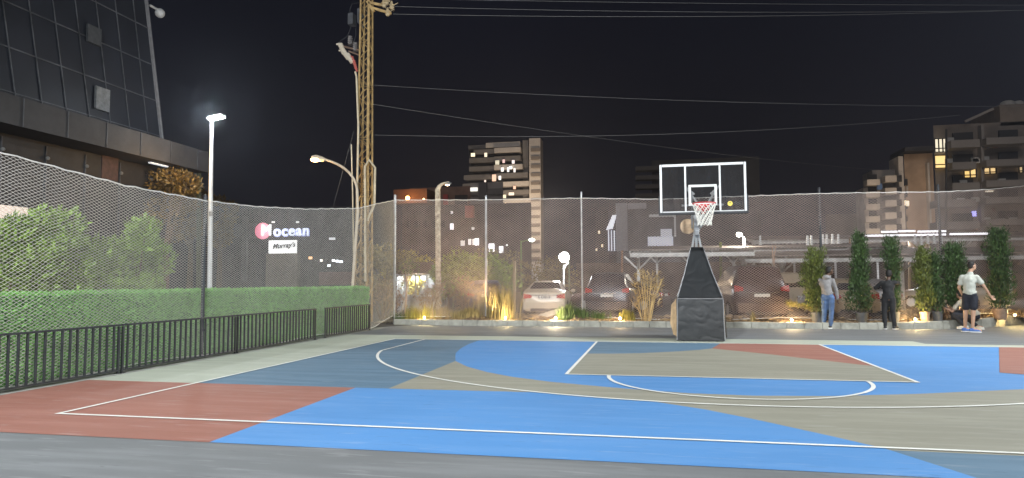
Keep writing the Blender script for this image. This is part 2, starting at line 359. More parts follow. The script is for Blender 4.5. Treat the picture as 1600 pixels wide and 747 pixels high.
# ================================================================== SPORTS NET
def net_sheet(name, path, ztop, zbot, dx, dz, rad, M, parent, billow=.05, sag=.02, post_s=()):
    P = np.array([(p[0], p[1]) for p in path], float); seg = np.hypot(*np.diff(P, axis=0).T); S = np.r_[0, np.cumsum(seg)]; L = S[-1]
    nc = int(L/dx); hs = float(np.mean([zt-zb for zt, zb in zip(ztop, zbot)])); nr = int(hs/dz)
    J, I = np.meshgrid(np.arange(nr+1), np.arange(nc+1), indexing='ij')
    s = np.clip((I+.5*(J % 2))*dx, 0, L); x = np.interp(s, S, P[:, 0]); y = np.interp(s, S, P[:, 1])
    zt = np.interp(s, S, ztop)-sag*np.abs(np.sin(s*PI/.55)); zb = np.interp(s, S, zbot)+.05*np.sin(s*1.1)*(1)
    u = J/nr; z = zb+(zt-zb)*u
    k = np.clip(np.searchsorted(S, s, side='right')-1, 0, len(seg)-1); tx = np.diff(P[:, 0])[k]/seg[k]; ty = np.diff(P[:, 1])[k]/seg[k]
    off = billow*np.sin(u*PI)*(np.sin(s*.9+1)+.5*np.sin(s*2.3+u*3))+rng.normal(0, .002, s.shape)
    x = x-ty*off; y = y+tx*off; z = z+.018*np.sin(s*1.9+u*7)*np.sin(u*PI)*2+rng.normal(0, .0015, s.shape)
    V = np.stack([x, y, z], -1)
    A = []; B = []
    for j in range(nr):
        a = V[j]; bq = V[j+1]
        if j % 2 == 0: A += [a, a[1:]]; B += [bq, bq[:-1]]
        else: A += [a, a[:-1]]; B += [bq, bq[1:]]
    A = np.concatenate(A); B = np.concatenate(B); n = len(A); d = B-A; d /= np.linalg.norm(d, axis=1)[:, None]+1e-9
    e1 = np.cross(d, [[.3, .5, .81]]); e1 /= np.linalg.norm(e1, axis=1)[:, None]; e2 = np.cross(d, e1)
    vs = []
    for base in (A, B):
        for t in (0, 2*PI/3, 4*PI/3): vs.append(base+(e1*math.cos(t)+e2*math.sin(t))*rad)
    V6 = np.stack(vs, 1).reshape(-1, 3)
    q = np.array([[0, 1, 4, 3], [1, 2, 5, 4], [2, 0, 3, 5]]); F = (np.arange(n)[:, None, None]*6+q[None]).reshape(-1)
    me = bpy.data.meshes.new(name); me.vertices.add(len(V6)); me.vertices.foreach_set('co', V6.ravel())
    me.loops.add(len(F)); me.loops.foreach_set('vertex_index', F); me.polygons.add(n*3)
    me.polygons.foreach_set('loop_start', np.arange(n*3)*4); me.polygons.foreach_set('loop_total', np.full(n*3, 4)); me.update(calc_edges=True)
    me.materials.append(M); o = bpy.data.objects.new(name, me); COL.objects.link(o); o.parent = parent
    for nm, row, r_ in (('top_rope', V[-1], .012), ('bottom_rope', V[0], .008)):
        b = MB(); b.tube([tuple(p) for p in row[::2]], r_, 5); b.build(nm, rope_m, parent, smooth=True)
    return o
LX = -9.65
ln = empty('side_net', (0, 0, 0), 'tall white diamond netting hung along the left side above the green hedge', 'net')
net_sheet('netting', [(LX, -13), (LX, -8.85), (LX, -6.56), (LX, -4.5), (LX, -2.82), (LX, -.55), (LX, 2.5), (-9.7, 3.94), (-9.86, 5.95)],
          [3.6, 3.19, 3.05, 3.04, 3.11, 3.29, 3.63, 3.92, 4.28], [.03]*7+[.05, .25],   .10, .0265, .0032, net_m, ln, billow=.03)
net_w = mat('net_twine_warm', (.46, .37, .335), .8, var=.15, scale=1.5)
bn = empty('back_net', (0, 0, 0), 'wide white diamond netting stretched behind the hoop and the potted conifers', 'net')
BP = [(-9.86, 6.0), (-6.67, 6.12), (-3.44, 6.15), (-.86, 6.15), (3.94, 6.15), (6.2, 6.2), (7.45, 6.62), (9.3, 7.65), (11.5, 9.4)]
net_sheet('netting', BP, [4.29, 4.22, 4.19, 4.08, 4.12, 4.10, 4.12, 4.28, 4.6], [.24, .18, .2, .22, .24, .3, .32, .36, .4], .108, .037, .0050, net_w, bn, billow=.05)
def net_post(p, h, label, M, r=.03):
    o = MB(); o.tube([(0, 0, -.1), (0, 0, h)], r, 10); o.sphere((0, 0, h), r*1.15, 10, 6)
    for z in np.arange(.5, h-.2, .9): o.tube([(0, 0, z), (0, 0, z+.035)], r*1.35, 10)
    t = o.build('net_post', M, smooth=True); t.location = p; tag(t, label, 'post', 'steel posts holding the nets'); return t
net_post((LX-.04, -4.5, 0), 3.12, 'dark net post rising behind the railing on the left side', dark_metal, .035)
net_post((-9.88, 6.02, .1), 4.33, 'steel net post at the corner between the side net and the back net', galv, .045)
net_post((-6.67, 6.2, .1), 4.24, 'grey net post right of the cream concrete lamp column', galv, .04)
net_post((-3.42, 6.22, .1), 4.28, 'grey net post just right of the bright globe lamp', galv)
net_post((3.95, 6.22, .15), 4.12, 'dark net post above the man in the grey hoodie', dark_metal, .04)
net_post((7.47, 6.72, .2), 4.12, 'dark net post above the conifer left of the man in shorts', dark_metal, .04)

# ================================================================== BASKETBALL HOOP
hp = empty('basketball_hoop', (-.05, .45, 0), 'portable basketball hoop with clear backboard and black padded base', 'basketball hoop')
pad_m = mat('black_vinyl_cover', (.014, .016, .018), .5, var=.06, scale=2.5, bump=.2, bscale=9)
tan_v = mat('tan_vinyl', (.55, .38, .22), .5, var=.2, scale=6, bump=.5, bscale=9)
# lower cover: slightly crumpled box
def cover(name, sections, M, parent, n=34, wr=.0018):
    """sections: list of (z, xhalf, y0, y1)"""
    bm = bmesh.new(); rows = []
    zs = np.linspace(0, len(sections)-1, 60)
    for q in zs:
        i = min(int(q), len(sections)-2); f = q-i; z, xh, y0, y1 = [sections[i][k]*(1-f)+sections[i+1][k]*f for k in range(4)]
        ring = []
        per = [(-xh+2*xh*t/n, y0) for t in range(n)]+[(xh, y0+(y1-y0)*t/n) for t in range(n)]+[(xh-2*xh*t/n, y1) for t in range(n)]+[(-xh, y1-(y1-y0)*t/n) for t in range(n)]
        for x, y in per:
            pn_ = Vector((x*2.2+z*1.1, y*.8, z*2.4-x*.9)); nz_ = mnoise.noise(pn_+mnoise.noise_vector(pn_*1.3)*.8)
            e = wr*(3.2*(1-abs(nz_)*3) if abs(nz_) < .33 else 0)+wr*1.2*mnoise.noise(pn_*2.5)
            edge = min(1, 4*min(abs(abs(x)-xh)+abs(0), 1)+.0)
            ring.append(bm.verts.new((x+ (e*.5 if abs(abs(x)-xh) < 1e-4 else 0), y+(e if abs(y-y0) < 1e-4 else 0), z)))
        rows.append(ring)
    m_ = 4*n
    for a, b_ in zip(rows[:-1], rows[1:]):
        for k in range(m_): bm.faces.new((a[k], a[(k+1) % m_], b_[(k+1) % m_], b_[k]))
    bm.faces.new(rows[-1]); bm.faces.new(rows[0][::-1])
    me = bpy.data.meshes.new(name); bm.to_mesh(me); bm.free(); me.materials.append(M)
    me.polygons.foreach_set('use_smooth', [True]*len(me.polygons)); me.set_sharp_from_angle(angle=R(50))
    o = bpy.data.objects.new(name, me); COL.objects.link(o); o.parent = parent; return o
lc = cover('base_cover', [(.02, .545, 0, 1.75), (.5, .52, 0.0, 1.75), (1.0, .515, 0.02, 1.7)], pad_m, hp)
uc = cover('mast_cover', [(1.03, .51, .05, 1.0), (1.6, .33, .42, 1.0), (2.27, .145, .82, 1.1)], pad_m, hp)
b = MB()
for s in (-1, 1): b.tube([(s*.548, -.012, .03), (s*.53, -.012, .5), (s*.525, .0, 1.0)], .012, 6)
b.tube([(-.525, .0, 1.005), (.525, .0, 1.005)], .012, 6); b.build('cover_piping', mat('piping_grey', (.25, .25, .26), .5), lc)
b = MB()
for s in (-1, 1): b.tube([(s*.515, .04, 1.04), (s*.335, .415, 1.6), (s*.15, .81, 2.27)], .011, 6)
b.build('cover_piping', MATS['piping_grey'], uc)
b = MB(); b.add([(-.55, .1, .12), (-.55, .1, 1.0), (-.66, .25, .85), (-.69, .28, .42), (-.62, .22, .14), (-.55, .14, .12), (-.55, .14, 1.0), (-.64, .3, .85), (-.67, .33, .42), (-.6, .27, .14)],
      [(0, 4, 3, 2, 1), (5, 6, 7, 8, 9), (0, 1, 6, 5), (1, 2, 7, 6), (2, 3, 8, 7), (3, 4, 9, 8), (4, 0, 5, 9)])
tag(b.build('side_flap', tan_v, hp), 'tan flap hanging open at the left of the base')
b = MB(); b.add([(.55, .1, .06), (.55, .1, .95), (.585, .2, .8), (.62, .25, .1), (.55, .16, .06), (.55, .16, .95), (.58, .26, .8), (.6, .3, .1)], [(0, 1, 2, 3), (4, 7, 6, 5), (0, 4, 5, 1), (1, 5, 6, 2), (2, 6, 7, 3), (3, 7, 4, 0)])
b.build('side_flap', pad_m, hp)
for x in (-.4, .4):
    for y in (.15, 1.5): b = MB(); b.lathe((x, y, 0), [(0, 0), (.05, 0), (.05, .05), (0, .05)], 10); b.build('caster', rubber, hp)
# mast: white A-frame tubes, bracket and arms to the board
b = MB()
b.bar((-.13, .98, 2.1), (-.03, .85, 2.72), .05); b.bar((.14, .98, 2.1), (.02, .85, 2.72), .05); b.bar((0, 1.05, 2.0), (0, .88, 2.72), .06)
b.build('mast', white_paint, hp, bevel=.006)
b = MB(); b.box((0, .80, 2.86), (.13, .18, .42)); b.box((0, .7, 2.62), (.11, .1, .12)); b.build('mast_head', mat('bracket_grey', (.42, .43, .44), .45, var=.1), hp, bevel=.012)
b = MB()
BY = -1.65+.05
for s in (-1, 1):
    b.bar((s*.10, .85, 3.0), (s*.22, BY+.06, 3.05), .05); b.bar((s*.10, .85, 2.76), (s*.22, BY+.06, 3.3), .04)
b.build('boom_arm', white_paint, hp)
b = MB(); b.lathe((0, 0, 0), [(0, 0), (.185, 0), (.19, .02), (.185, .045), (0, .05)], 32)
dsk = b.build('round_plate', mat('beige_plate', (.66, .47, .30), .6, var=.25, scale=9), hp, smooth=True); dsk.location = (-.20, .98, 2.80); dsk.rotation_euler = (R(90), 0, 0)
# backboard
bb = empty('backboard', (0, 0, 0), None, None); bb.parent = hp; 
for k in ('label', 'category'): 
    if k in bb: del bb[k]
bz0, bz1, bx = 2.91, 3.96, .90
def bmesh_child(name, M, fn, parent, bevel=0):
    q = MB(); fn(q); return q.build(name, M, parent, bevel=bevel)
frame_y = BY
gl = glass_mat('backboard_glass', (.04, .04, .043), .26)
b = MB(); b.bb(-bx+.03, bx-.03, frame_y-.006, frame_y+.006, bz0+.03, bz1-.03); b.build('glass_panel', gl, bb)
b = MB()
for s in (-1, 1): b.bb(s*(bx-.0), s*(bx-.045), frame_y-.022, frame_y+.022, bz0, bz1)
b.bb(-bx+.056, bx-.056, frame_y-.022, frame_y+.022, bz1-.05, bz1); b.bb(-bx+.056, bx-.056, frame_y-.012, frame_y+.012, bz0, bz0+.02)
for s in (-1, 1): b.bb(s*.36-.018, s*.36+.018, frame_y-.020, frame_y-.0075, bz0+.021, bz1-.051)
b.build('board_frame', white_paint, bb)
b = MB()
for s in (-1, 1):
    b.bar((s*.36, frame_y+.075, 3.48), (s*.17, frame_y+.075, 3.3), .04); b.bar((s*.32, frame_y+.09, 3.42), (s*.05, frame_y+.09, 3.03), .035)
b.bb(-.44, .44, frame_y+.1, frame_y+.13, 3.05, 3.09)
b.build('rear_brace', white_paint, bb)
b = MB(); x_, z0_, z1_, t_ = .295, 3.05, 3.50, .05
b.bb(-x_, x_, frame_y-.013, frame_y-.008, z1_-t_, z1_); b.bb(-x_, x_, frame_y-.013, frame_y-.008, z0_, z0_+t_)
for s in (-1, 1): b.bb(s*x_, s*(x_-t_), frame_y-.013, frame_y-.008, z0_+t_, z1_-t_)
b.build('shooting_square', mat('square_white', (.78, .80, .78), .6, var=.08), bb)
b = MB(); b.bb(-bx-.03, bx+.03, frame_y-.04, frame_y+.05, bz0-.055, bz0-.001)
for s in (-1, 1): b.bb(s*(bx+.002), s*(bx+.035), frame_y-.04, frame_y+.05, bz0, bz0+.36)
b.build('edge_padding', mat('pad_black', (.03, .032, .036), .6, var=.2), bb, bevel=.01)
b = MB(); b.lathe((0, 0, 0), [(0, 0), (.052, 0), (.052, .003), (0, .003)], 20)
lg = b.build('logo_ball', mat('logo_yellow', (.85, .66, .10), .5, var=0), bb); lg.location = (.56, frame_y-.008, 3.075); lg.rotation_euler = (R(90), 0, 0)
b = MB(); b.lathe((0, 0, 0), [(0, 0), (.016, 0), (.016, .003), (0, .003)], 12)
lg = b.build('logo_dot', mat('logo_brown', (.25, .15, .03), .5, var=0), bb); lg.location = (.56, frame_y-.012, 3.092); lg.rotation_euler = (R(90), 0, 0)
text_mesh('logo_lettering', 'PEEK', .085, mat('logo_black', (.02, .02, .02), .5, var=0), bb, (.715, frame_y-.008, 3.075), (R(90), 0, 0), extrude=.001, bold=.002)
# rim
rim = empty('rim', (0, 0, 0), None, None); rim.parent = hp
for k in ('label', 'category'):
    if k in rim: del rim[k]
rc = Vector((0, frame_y-.375, 3.05)); rr = .235
b = MB(); b.tube([rc+Vector((rr*math.cos(a), rr*math.sin(a), 0)) for a in np.linspace(0, 2*PI, 40)], .013, 8)
b.build('rim_ring', mat('rim_red', (.50, .03, .03), .4, var=.1), rim, smooth=True)
b = MB(); b.bb(-.13, .13, frame_y-.15, frame_y-.024, 3.02, 3.045); b.bb(-.14, .14, frame_y-.035, frame_y-.024, 2.93, 3.06)
b.add([(-.12, frame_y-.15, 3.02), (.12, frame_y-.15, 3.02), (.03, frame_y-.04, 2.86), (-.03, frame_y-.04, 2.86)], [(0, 1, 2, 3)])
b.build('rim_bracket', MATS['rim_red'], rim)
b = MB(); nS = 12; rows = 6
def npt(k, j):
    u = j/rows; r_ = rr*(1-.42*min(1, u*1.25)) - (0.0 if j < rows else -.006); a = 2*PI*(k+.5*(j % 2))/nS+.02*math.sin(k*7)
    return rc+Vector((r_*math.cos(a), r_*math.sin(a), -.02-.44*u+.012*math.sin(k*3+j)))
for j in range(rows):
    for k in range(nS):
        p = npt(k, j)
        for q in ((npt(k, j+1), npt(k-1, j+1)) if j % 2 == 0 else (npt(k, j+1), npt(k+1, j+1))): b.tube([p, q], .0075, 5)
b.build('net', mat('hoop_net_cord', (.80, .78, .72), .8, var=.05), rim)
# ================================================================== LATTICE PYLON
TY = 6.9
tb = atY(568, 441, TY); tb.z = 0; tt = atY(573, 0, TY)
py_m = mat('pylon_ochre_steel', (.40, .28, .115), .6, .1, var=.35, scale=5, col2=(.22, .14, .06))
ty = empty('lattice_pylon', tb, 'tall ochre steel lattice pylon beside the corner of the nets', 'pylon')
H = tt.z+1.4; lean = (tt.x-tb.x)/tt.z
def tw(z): return .235-.085*z/H      # half width
def tp(sx, sy, z): return Vector((sx*tw(z)+lean*z, sy*tw(z), z))
for sx in (-1, 1):
    for sy in (-1, 1):
        b = MB(); b.bar(tp(sx, sy, 0), tp(sx, sy, H), .085 if (sx, sy) == (1, -1) else .055, .055); b.build('corner_leg', py_m, ty)
b = MB(); z = .3; k = 0
while z < H-.6:
    st = tw(z)*2.0
    for sy in (-1, 1):
        s = 1 if k % 2 else -1
        b.bar(tp(-s, sy, z), tp(s, sy, z+st), .045, .012)
        b.bar(tp(sy, -s, z), tp(sy, s, z+st), .045, .012)
    if k % 5 == 0:
        for sy in (-1, 1): b.bar(tp(-1, sy, z), tp(1, sy, z), .05, .012)
    z += st; k += 1
b.build('lattice_bracing', py_m, ty)
def TL(px, py, dy=0.0): return atY(px, py, TY+dy)-tb
b = MB(); b.tube([TL(558, 300, -.4), TL(560, 200, -.35), TL(557, 120, -.3), TL(555, 112, -.3)], .035, 8); b.tube([TL(553, 445, -.4), TL(551, 300, -.4), TL(549, 226, -.4)], .022, 6)
b.tube([TL(571, 440, -.4), TL(570, 260, -.4), TL(577, 250, -.4), TL(586, 262, -.4), TL(585, 320, -.4), TL(579, 333, -.38), TL(574, 345, -.35)], .045, 8)
b.build('cable_conduit', mat('conduit_cream', (.50, .43, .30), .6, var=.2), ty, smooth=True)
b = MB(); b.box((TL(550, 31, 0)), (.20, .3, .42)); b.bar(TL(560, 14), TL(568, 28), .09); b.bar(TL(560, 14), TL(560, 34), .07); b.bar(TL(560, 34), TL(568, 42), .09); b.build('switch_box', mat('switchgear_grey', (.06, .065, .075), .5, .3, var=.2), ty)
b = MB(); b.bar(TL(538, 73), TL(566, 80), .09, .06); b.bar(TL(545, 80), TL(566, 88), .07, .05); b.build('cross_arm', mat('cross_arm_rust', (.13, .08, .055), .7, var=.3), ty)
ins = mat('porcelain_cream', (.62, .56, .47), .3, var=.1); insr = mat('termination_red', (.42, .10, .08), .5, var=.1)
for (ax, ay, bx_, by_, mm) in ((531, 68, 538, 84, ins), (535, 78, 545, 92, ins), (542, 84, 551, 98, ins), (550, 88, 556, 108, insr), (553, 94, 558, 112, insr)):
    b = MB(); A, B = TL(ax, ay, -.3), TL(bx_, by_, -.3)
    n = 6; rs = []; pp = []
    for i in range(n*2+1): pp.append(A.lerp(B, i/(n*2))); rs.append(.10 if i % 2 else .035)
    if mm is insr: rs = [r*.55 for r in rs]
    b.tube(pp, rs, 10); b.tube([A, A+Vector((-.14, 0, -.02))], .03, 6); b.build('insulator', mm, ty)
for (ax, ay) in ((547, 60), (555, 70)):
    b = MB(); A = TL(ax, ay+10); b.tube([A+Vector((0, 0, .04*i)) for i in range(9)], [.10, .055]*4+[.08], 10); b.build('insulator', mat('insulator_grey', (.18, .17, .17), .3), ty)
b = MB()
b.bar(TL(576, 4, -.3), TL(600, 9, -.3), .09); b.bar(TL(580, 12, -.3), TL(611, 21, -.3), .08); b.bar(TL(574, 2, -.3), TL(584, 18, -.3), .09); b.build('cross_arm', py_m, ty)
for (ax, ay) in ((600, 7), (606, 20), (612, 10), (604, 3)):
    b = MB(); A = TL(ax, ay, -.3)
    b.tube([A+Vector((0, 0, -.12)), A+Vector((0, 0, -.04)), A, A+Vector((0, 0, .05)), A+Vector((0, 0, .10)), A+Vector((0, 0, .2))], [.05, .10, .05, .11, .05, .02], 10)
    for q in range(3): b.tube([A, A+Vector((.12*math.cos(q*2.1), 0, .12*math.sin(q*2.1)+.06)), A+Vector((.24*math.cos(q*2.1), .02, .16*math.sin(q*2.1)+.12))], .012, 5)
    b.build('insulator', mat('insulator_tan', (.42, .33, .2), .5), ty)
b = MB(); b.tube([TL(564, 4), TL(550, 6), TL(547, 14), TL(547, 22)], .014, 5); b.tube([TL(547, 30), TL(548, 44), TL(543, 56), TL(530, 66, -.3)], .014, 5); b.tube([TL(556, 44), TL(556, 56), TL(552, 68)], .012, 5); b.build('jumper_wire', dark_metal, ty)

# ================================================================== LAMPS
def cat_lamp_head(b, c, d, L, W, H_): pass
def curve_pts(P0, P1, P2, n=10): return [P0*(1-t)**2+P1*2*t*(1-t)+P2*t*t for t in np.linspace(0, 1, n)]
# tall bright floodlight, left
LY = 7.5
p0 = atY(328, 441, LY); p0.z = 0; top = atY(331, 188, LY)-p0
o = empty('floodlight_pole', p0, 'tall white floodlight pole blazing above the trees on the left', 'floodlight')
b = MB(); b.tube([(0, 0, 0), (top.x*.5, 0, top.z*.5), top], [.10, .085, .06], 12); b.tube([(0, 0, 0), (0, 0, .05)], .2, 12); b.build('pole', white_paint, o, smooth=True)
b = MB(); b.box(top*.5+Vector((.06, -.06, .2)), (.12, .10, .18)); b.build('junction_box', galv, o)
b = MB(); b.box(top+Vector((.25, -.05, .12)), (.62, .30, .10), M=Matrix.Rotation(R(-6), 3, 'Y')); b.build('lamp_head', galv, o, bevel=.02)
b = MB(); b.box(top+Vector((.25, -.08, .055)), (.60, .26, .04), M=Matrix.Rotation(R(-6), 3, 'Y')); b.sphere(top+Vector((.25, -.10, .07)), (.27, .11, .07)); b.build('light_panel', emis('flood_lens', (.9, .97, 1), 60), o)
lamp('floodlight_glow', 'SPOT', p0+top+Vector((.25, -.3, -.06)), 2600, COOL, (-5, -3, 0), size=.25, spot_size=R(150), spot_blend=.6)
lamp('floodlight_glow', 'POINT', p0+top+Vector((.25, -.6, .05)), 420, COOL, size=.1)

# curved arm street lamp near the pylon, dim sodium
SY = TY-.2
o = empty('street_lamp', atY(556, 441, SY)*Vector((1, 1, 0)) if False else Vector((atY(556, 441, SY).x, SY-.45, 0)), 'cream curved-arm street lamp with a dim orange bulb beside the lattice pylon', 'street lamp', 'curved-arm street lamps')
q0 = o.location.copy(); f = lambda px, py: atY(px, py, q0.y)-q0
b = MB(); b.tube([f(559, 330), f(558, 300)]+curve_pts(f(558, 296), f(553, 262), f(507, 249), 10), [.05]*2+[.045]*10, 8); b.tube([Vector((0, 0, 0)), f(559, 330)], .055, 8); b.build('pole', mat('lamp_cream', (.52, .44, .33), .5, var=.15), o, smooth=True)
b = MB(); A, B = f(509, 250), f(487, 245); b.tube([A, A.lerp(B, .3), A.lerp(B, .7), B], [.05, .10, .11, .04], 10); b.build('lamp_head', MATS['lamp_cream'], o, smooth=True)
b = MB(); b.sphere(A.lerp(B, .7)+Vector((0, -.04, -.08)), (.19, .11, .075)); b.build('bulb', emis('sodium_bulb', (1, .38, .12), 12), o)
lamp('sodium_glow', 'POINT', q0+A.lerp(B, .7)+Vector((0, -.1, -.22)), 60, (1, .6, .25), size=.1)
lamp('unseen_pylon_spot', 'SPOT', Vector((-6.3, 5.7, .5)), 650, (1, .72, .36), tb+Vector((0, 0, 8)), size=.2, spot_size=R(70), spot_blend=.8)  # unseen spot added in the bed to light the pylon

# cream concrete column with curved top and small lamp
q0 = G(685, 491); o = empty('street_lamp', q0, 'cream pitted concrete lamp column standing between the shrubs behind the back net', 'street lamp', 'curved-arm street lamps')
f = lambda px, py: atY(px, py, q0.y)-q0
b = MB(); b.bar((0, 0, 0), f(684, 295), .20, .20); b.tube([f(684, 303)]+curve_pts(f(684, 297), f(686, 286), f(702, 285), 8), [.10]*4+[.08, .07, .06, .05, .05], 8); b.build('pole', mat('old_concrete_cream', (.62, .55, .42), .85, var=.3, scale=7, bump=.5, col2=(.22, .17, .12)), o, bevel=.02)
b = MB(); b.sphere(f(700, 287), (.16, .12, .06)); b.build('lamp_head', galv, o); b = MB(); b.sphere(f(699, 289), (.10, .08, .04)); b.build('bulb', emis('warm_bulb_small', (1, .7, .4), 14), o)

# bright globe lamp
q0 = G(881, 487); o = empty('globe_lamp', q0, 'white post lamp with a glaring round globe beside the white sedan', 'post lamp')
f = lambda px, py: atY(px, py, q0.y)-q0
b = MB(); b.tube([(0, 0, 0), f(881, 414)], .04, 8); b.tube([f(881, 420), f(888, 410)], .03, 6); b.build('pole', white_paint, o)
b = MB(); b.sphere(f(881.5, 402), .24, 20, 12); b.build('globe', emis('globe_white', (.95, .98, 1), 45), o, smooth=True)
lamp('globe_glow', 'POINT', q0+f(881, 402)+Vector((0, -.35, 0)), 420, (.92, .97, 1), size=.2)
# small flood on white column in the parking
q0 = G(1163, 476); o = empty('post_lamp', q0, 'slim white post lamp with a tilted warm head left of the dark van roof', 'post lamp')
f = lambda px, py: atY(px, py, q0.y)-q0
b = MB(); b.tube([(0, 0, 0), f(1163, 372)], .07, 8); b.bar(f(1163, 372), f(1158, 368), .05); b.build('pole', white_paint, o)
b = MB(); b.box(f(1155, 366), (.32, .16, .22), M=Matrix.Rotation(R(25), 3, 'Y')); b.build('lamp_head', galv, o, bevel=.03)
b = MB(); b.sphere(f(1155, 366.5)+Vector((0, -.09, -.02)), (.17, .05, .12)); b.build('light_panel', emis('flood_warm', (1, .93, .72), 40), o)
lamp('post_lamp_glow', 'POINT', q0+f(1155, 368)+Vector((-.1, -.4, -.1)), 900, (1, .92, .78), size=.15)
# green thin distant post lamp
q0 = G(815, 462); o = empty('post_lamp', q0, 'thin green far-off post lamp with a tiny white light', 'post lamp')
f = lambda px, py: atY(px, py, q0.y)-q0
b = MB(); b.tube([(0, 0, 0), f(814, 376)], .09, 6); b.tube([f(814, 378), f(829, 374)], .05, 6); b.build('pole', mat('green_pole', (.22, .36, .12), .5), o)
b = MB(); b.sphere(f(831, 375), (.32, .2, .18)); b.build('bulb', emis('tiny_white', (.9, 1, .9), 12), o)
# unlit street lamp at the left building
q0 = atY(311, 441, 16); q0.z = 0; o = empty('street_lamp', q0, 'unlit olive street lamp with a long curved arm in front of the dark glass building', 'street lamp', 'curved-arm street lamps')
f = lambda px, py: atY(px, py, q0.y)-q0
b = MB(); b.bar((0, 0, 0), f(311, 249), .16, .16); b.build('pole', mat('olive_pole', (.14, .15, .085), .6, var=.2), o)
b = MB(); b.tube([f(306, 274), f(306, 252)]+curve_pts(f(306, 250), f(303, 238), f(270, 230), 8), .045, 8); b.build('arm', galv, o, smooth=True)
b = MB(); b.bar(f(270, 230), f(248, 223), .16, .07); b.build('lamp_head', mat('lamp_head_pale', (.5, .5, .5), .5), o, bevel=.02)

# ================================================================== OVERHEAD WIRES
wm = mat('overhead_wire', (.13, .13, .13), .6, var=0)
def wire(a, b_, sag, label, Ya=TY, Yb=14, r=0.009000000000000001):
    r *= .75; sag *= .7
    A = atY(*a, Ya); B = atY(*b_, Yb); pts = [A.lerp(B, t)-Vector((0, 0, sag*4*t*(1-t))) for t in np.linspace(0, 1, 28)]
    q = MB(); q.tube([p-A for p in pts], r, 5); o = q.build('power_line', wm, smooth=True, loc=A); tag(o, label, 'power line', 'overhead power lines'); return o
wire((612, 10), (1700, 14), .25, 'second highest power line running right from the pylon arm', r=0.00975)
wire((614, 22), (1700, 12), .3, 'power line leaving the lowest insulator on the right of the pylon', r=0.0105)
wire((640, -2), (1700, 8), .1, 'topmost power line entering at the top edge of the photo', r=0.009000000000000001)
wire((583, 133), (1700, 166), .35, 'thin power line level with the bend of the pylon, crossing to the right', r=0.0075)
wire((583, 163), (1410, 268), .45, 'sloping power line dropping from the pylon towards the tan apartment block', Yb=40, r=0.00975)
wire((585, 211), (1500, 180), .5, 'faintest thin power line, just above the apartment tower', r=.008)
wire((520, 325), (553, 205), -.02, 'steep short stay wire left of the pylon', Ya=9, Yb=TY, r=0.0075)

# ================================================================== BUILDINGS
def facade(name, loc, label, cat='building', rz=0): return empty(name, loc, label, cat, rz=rz)
glass_dark = mat('dark_curtain_glass', (.010, .012, .018), .55, var=.25, scale=.6, spec=.3)
mull = mat('mullion_pale', (.055, .058, .066), .6, var=.5, scale=1.2)
clad = mat('dark_cladding', (.028, .025, .024), .7, var=.35, scale=1.2, col2=(.012, .011, .011))
canm = mat('canopy_concrete', (.030, .028, .029), .8, var=.35, scale=1)
# left glass office: facade plane x = FX, running away from the camera
FX = -21.5
e1 = atX(259, 218, FX); e0 = atX(0, 160, FX); etop = atX(234, 12, FX)
o = facade('glass_office', (FX, e1.y, 0), 'large dark glass office block with a wide canopy at the upper left')
ye = 0; yn = -30; zt = 22; shear = (etop.y-e1.y)/(etop.z-e1.z)
zc = atX(250, 235, FX).z
b = MB(); b.add([(0, 0, zc), (0, yn, zc), (0, yn, zt), (0, shear*(zt-zc), zt), (-9, 0, zc), (-9, yn, zc), (-9, yn, zt), (-9, shear*(zt-zc), zt)], [(0, 1, 2, 3), (4, 7, 6, 5), (0, 3, 7, 4), (3, 2, 6, 7), (1, 5, 6, 2), (0, 4, 5, 1)]); b.build('curtain_wall', glass_dark, o)
b = MB()
zl = zc+.6
while zl < zt: b.box((.02, (yn+shear*(zl-zc))/2, zl), (.04, abs(yn-shear*(zl-zc)), .035)); zl += 1.45
yl = -1.0
while yl > yn: b.bar((.035, yl, zc), (.035, yl+shear*(zt-zc)*.9, zt), .035, .03); yl -= 1.0
b.build('mullion_grid', mull, o)
b = MB(); b.bar((.06, 0, zc-1), (.06, shear*(zt-zc), zt), .10); b.build('corner_trim', mat('corner_trim_pale', (.16, .16, .17), .5), o)
b = MB()
zl = zc+1.6
while zl < zt-2:
    yl = -2.3
    while yl > yn:
        b.sphere((.07, yl+shear*(zl-zc)*.9, zl), .05, 6, 4); yl -= 1.65
    zl += 2.05
def win(px, py, wpx, hpx, M, nm='window'):
    a = atX(px-wpx/2, py-hpx/2, FX+.05)-o.location; c = atX(px+wpx/2, py+hpx/2, FX+.05)-o.location
    q = MB(); q.bb(.05, .14, a.y, c.y, a.z, c.z); return q.build(nm, M, o)
win(158, 155, 20, 42, mat('open_window_grey', (.11, .115, .12), .6, var=.3)); win(145, 55, 20, 36, mat('open_window_dark', (.035, .038, .042), .6, var=.3)); 
tag(win(169, 262, 24, 44, mat('window_rusty', (.07, .038, .034), .7, var=.3)), 'dull reddish window under the canopy')
win(70, 205, 26, 30, mat('open_window_dark2', (.03, .033, .04), .4, var=.3))
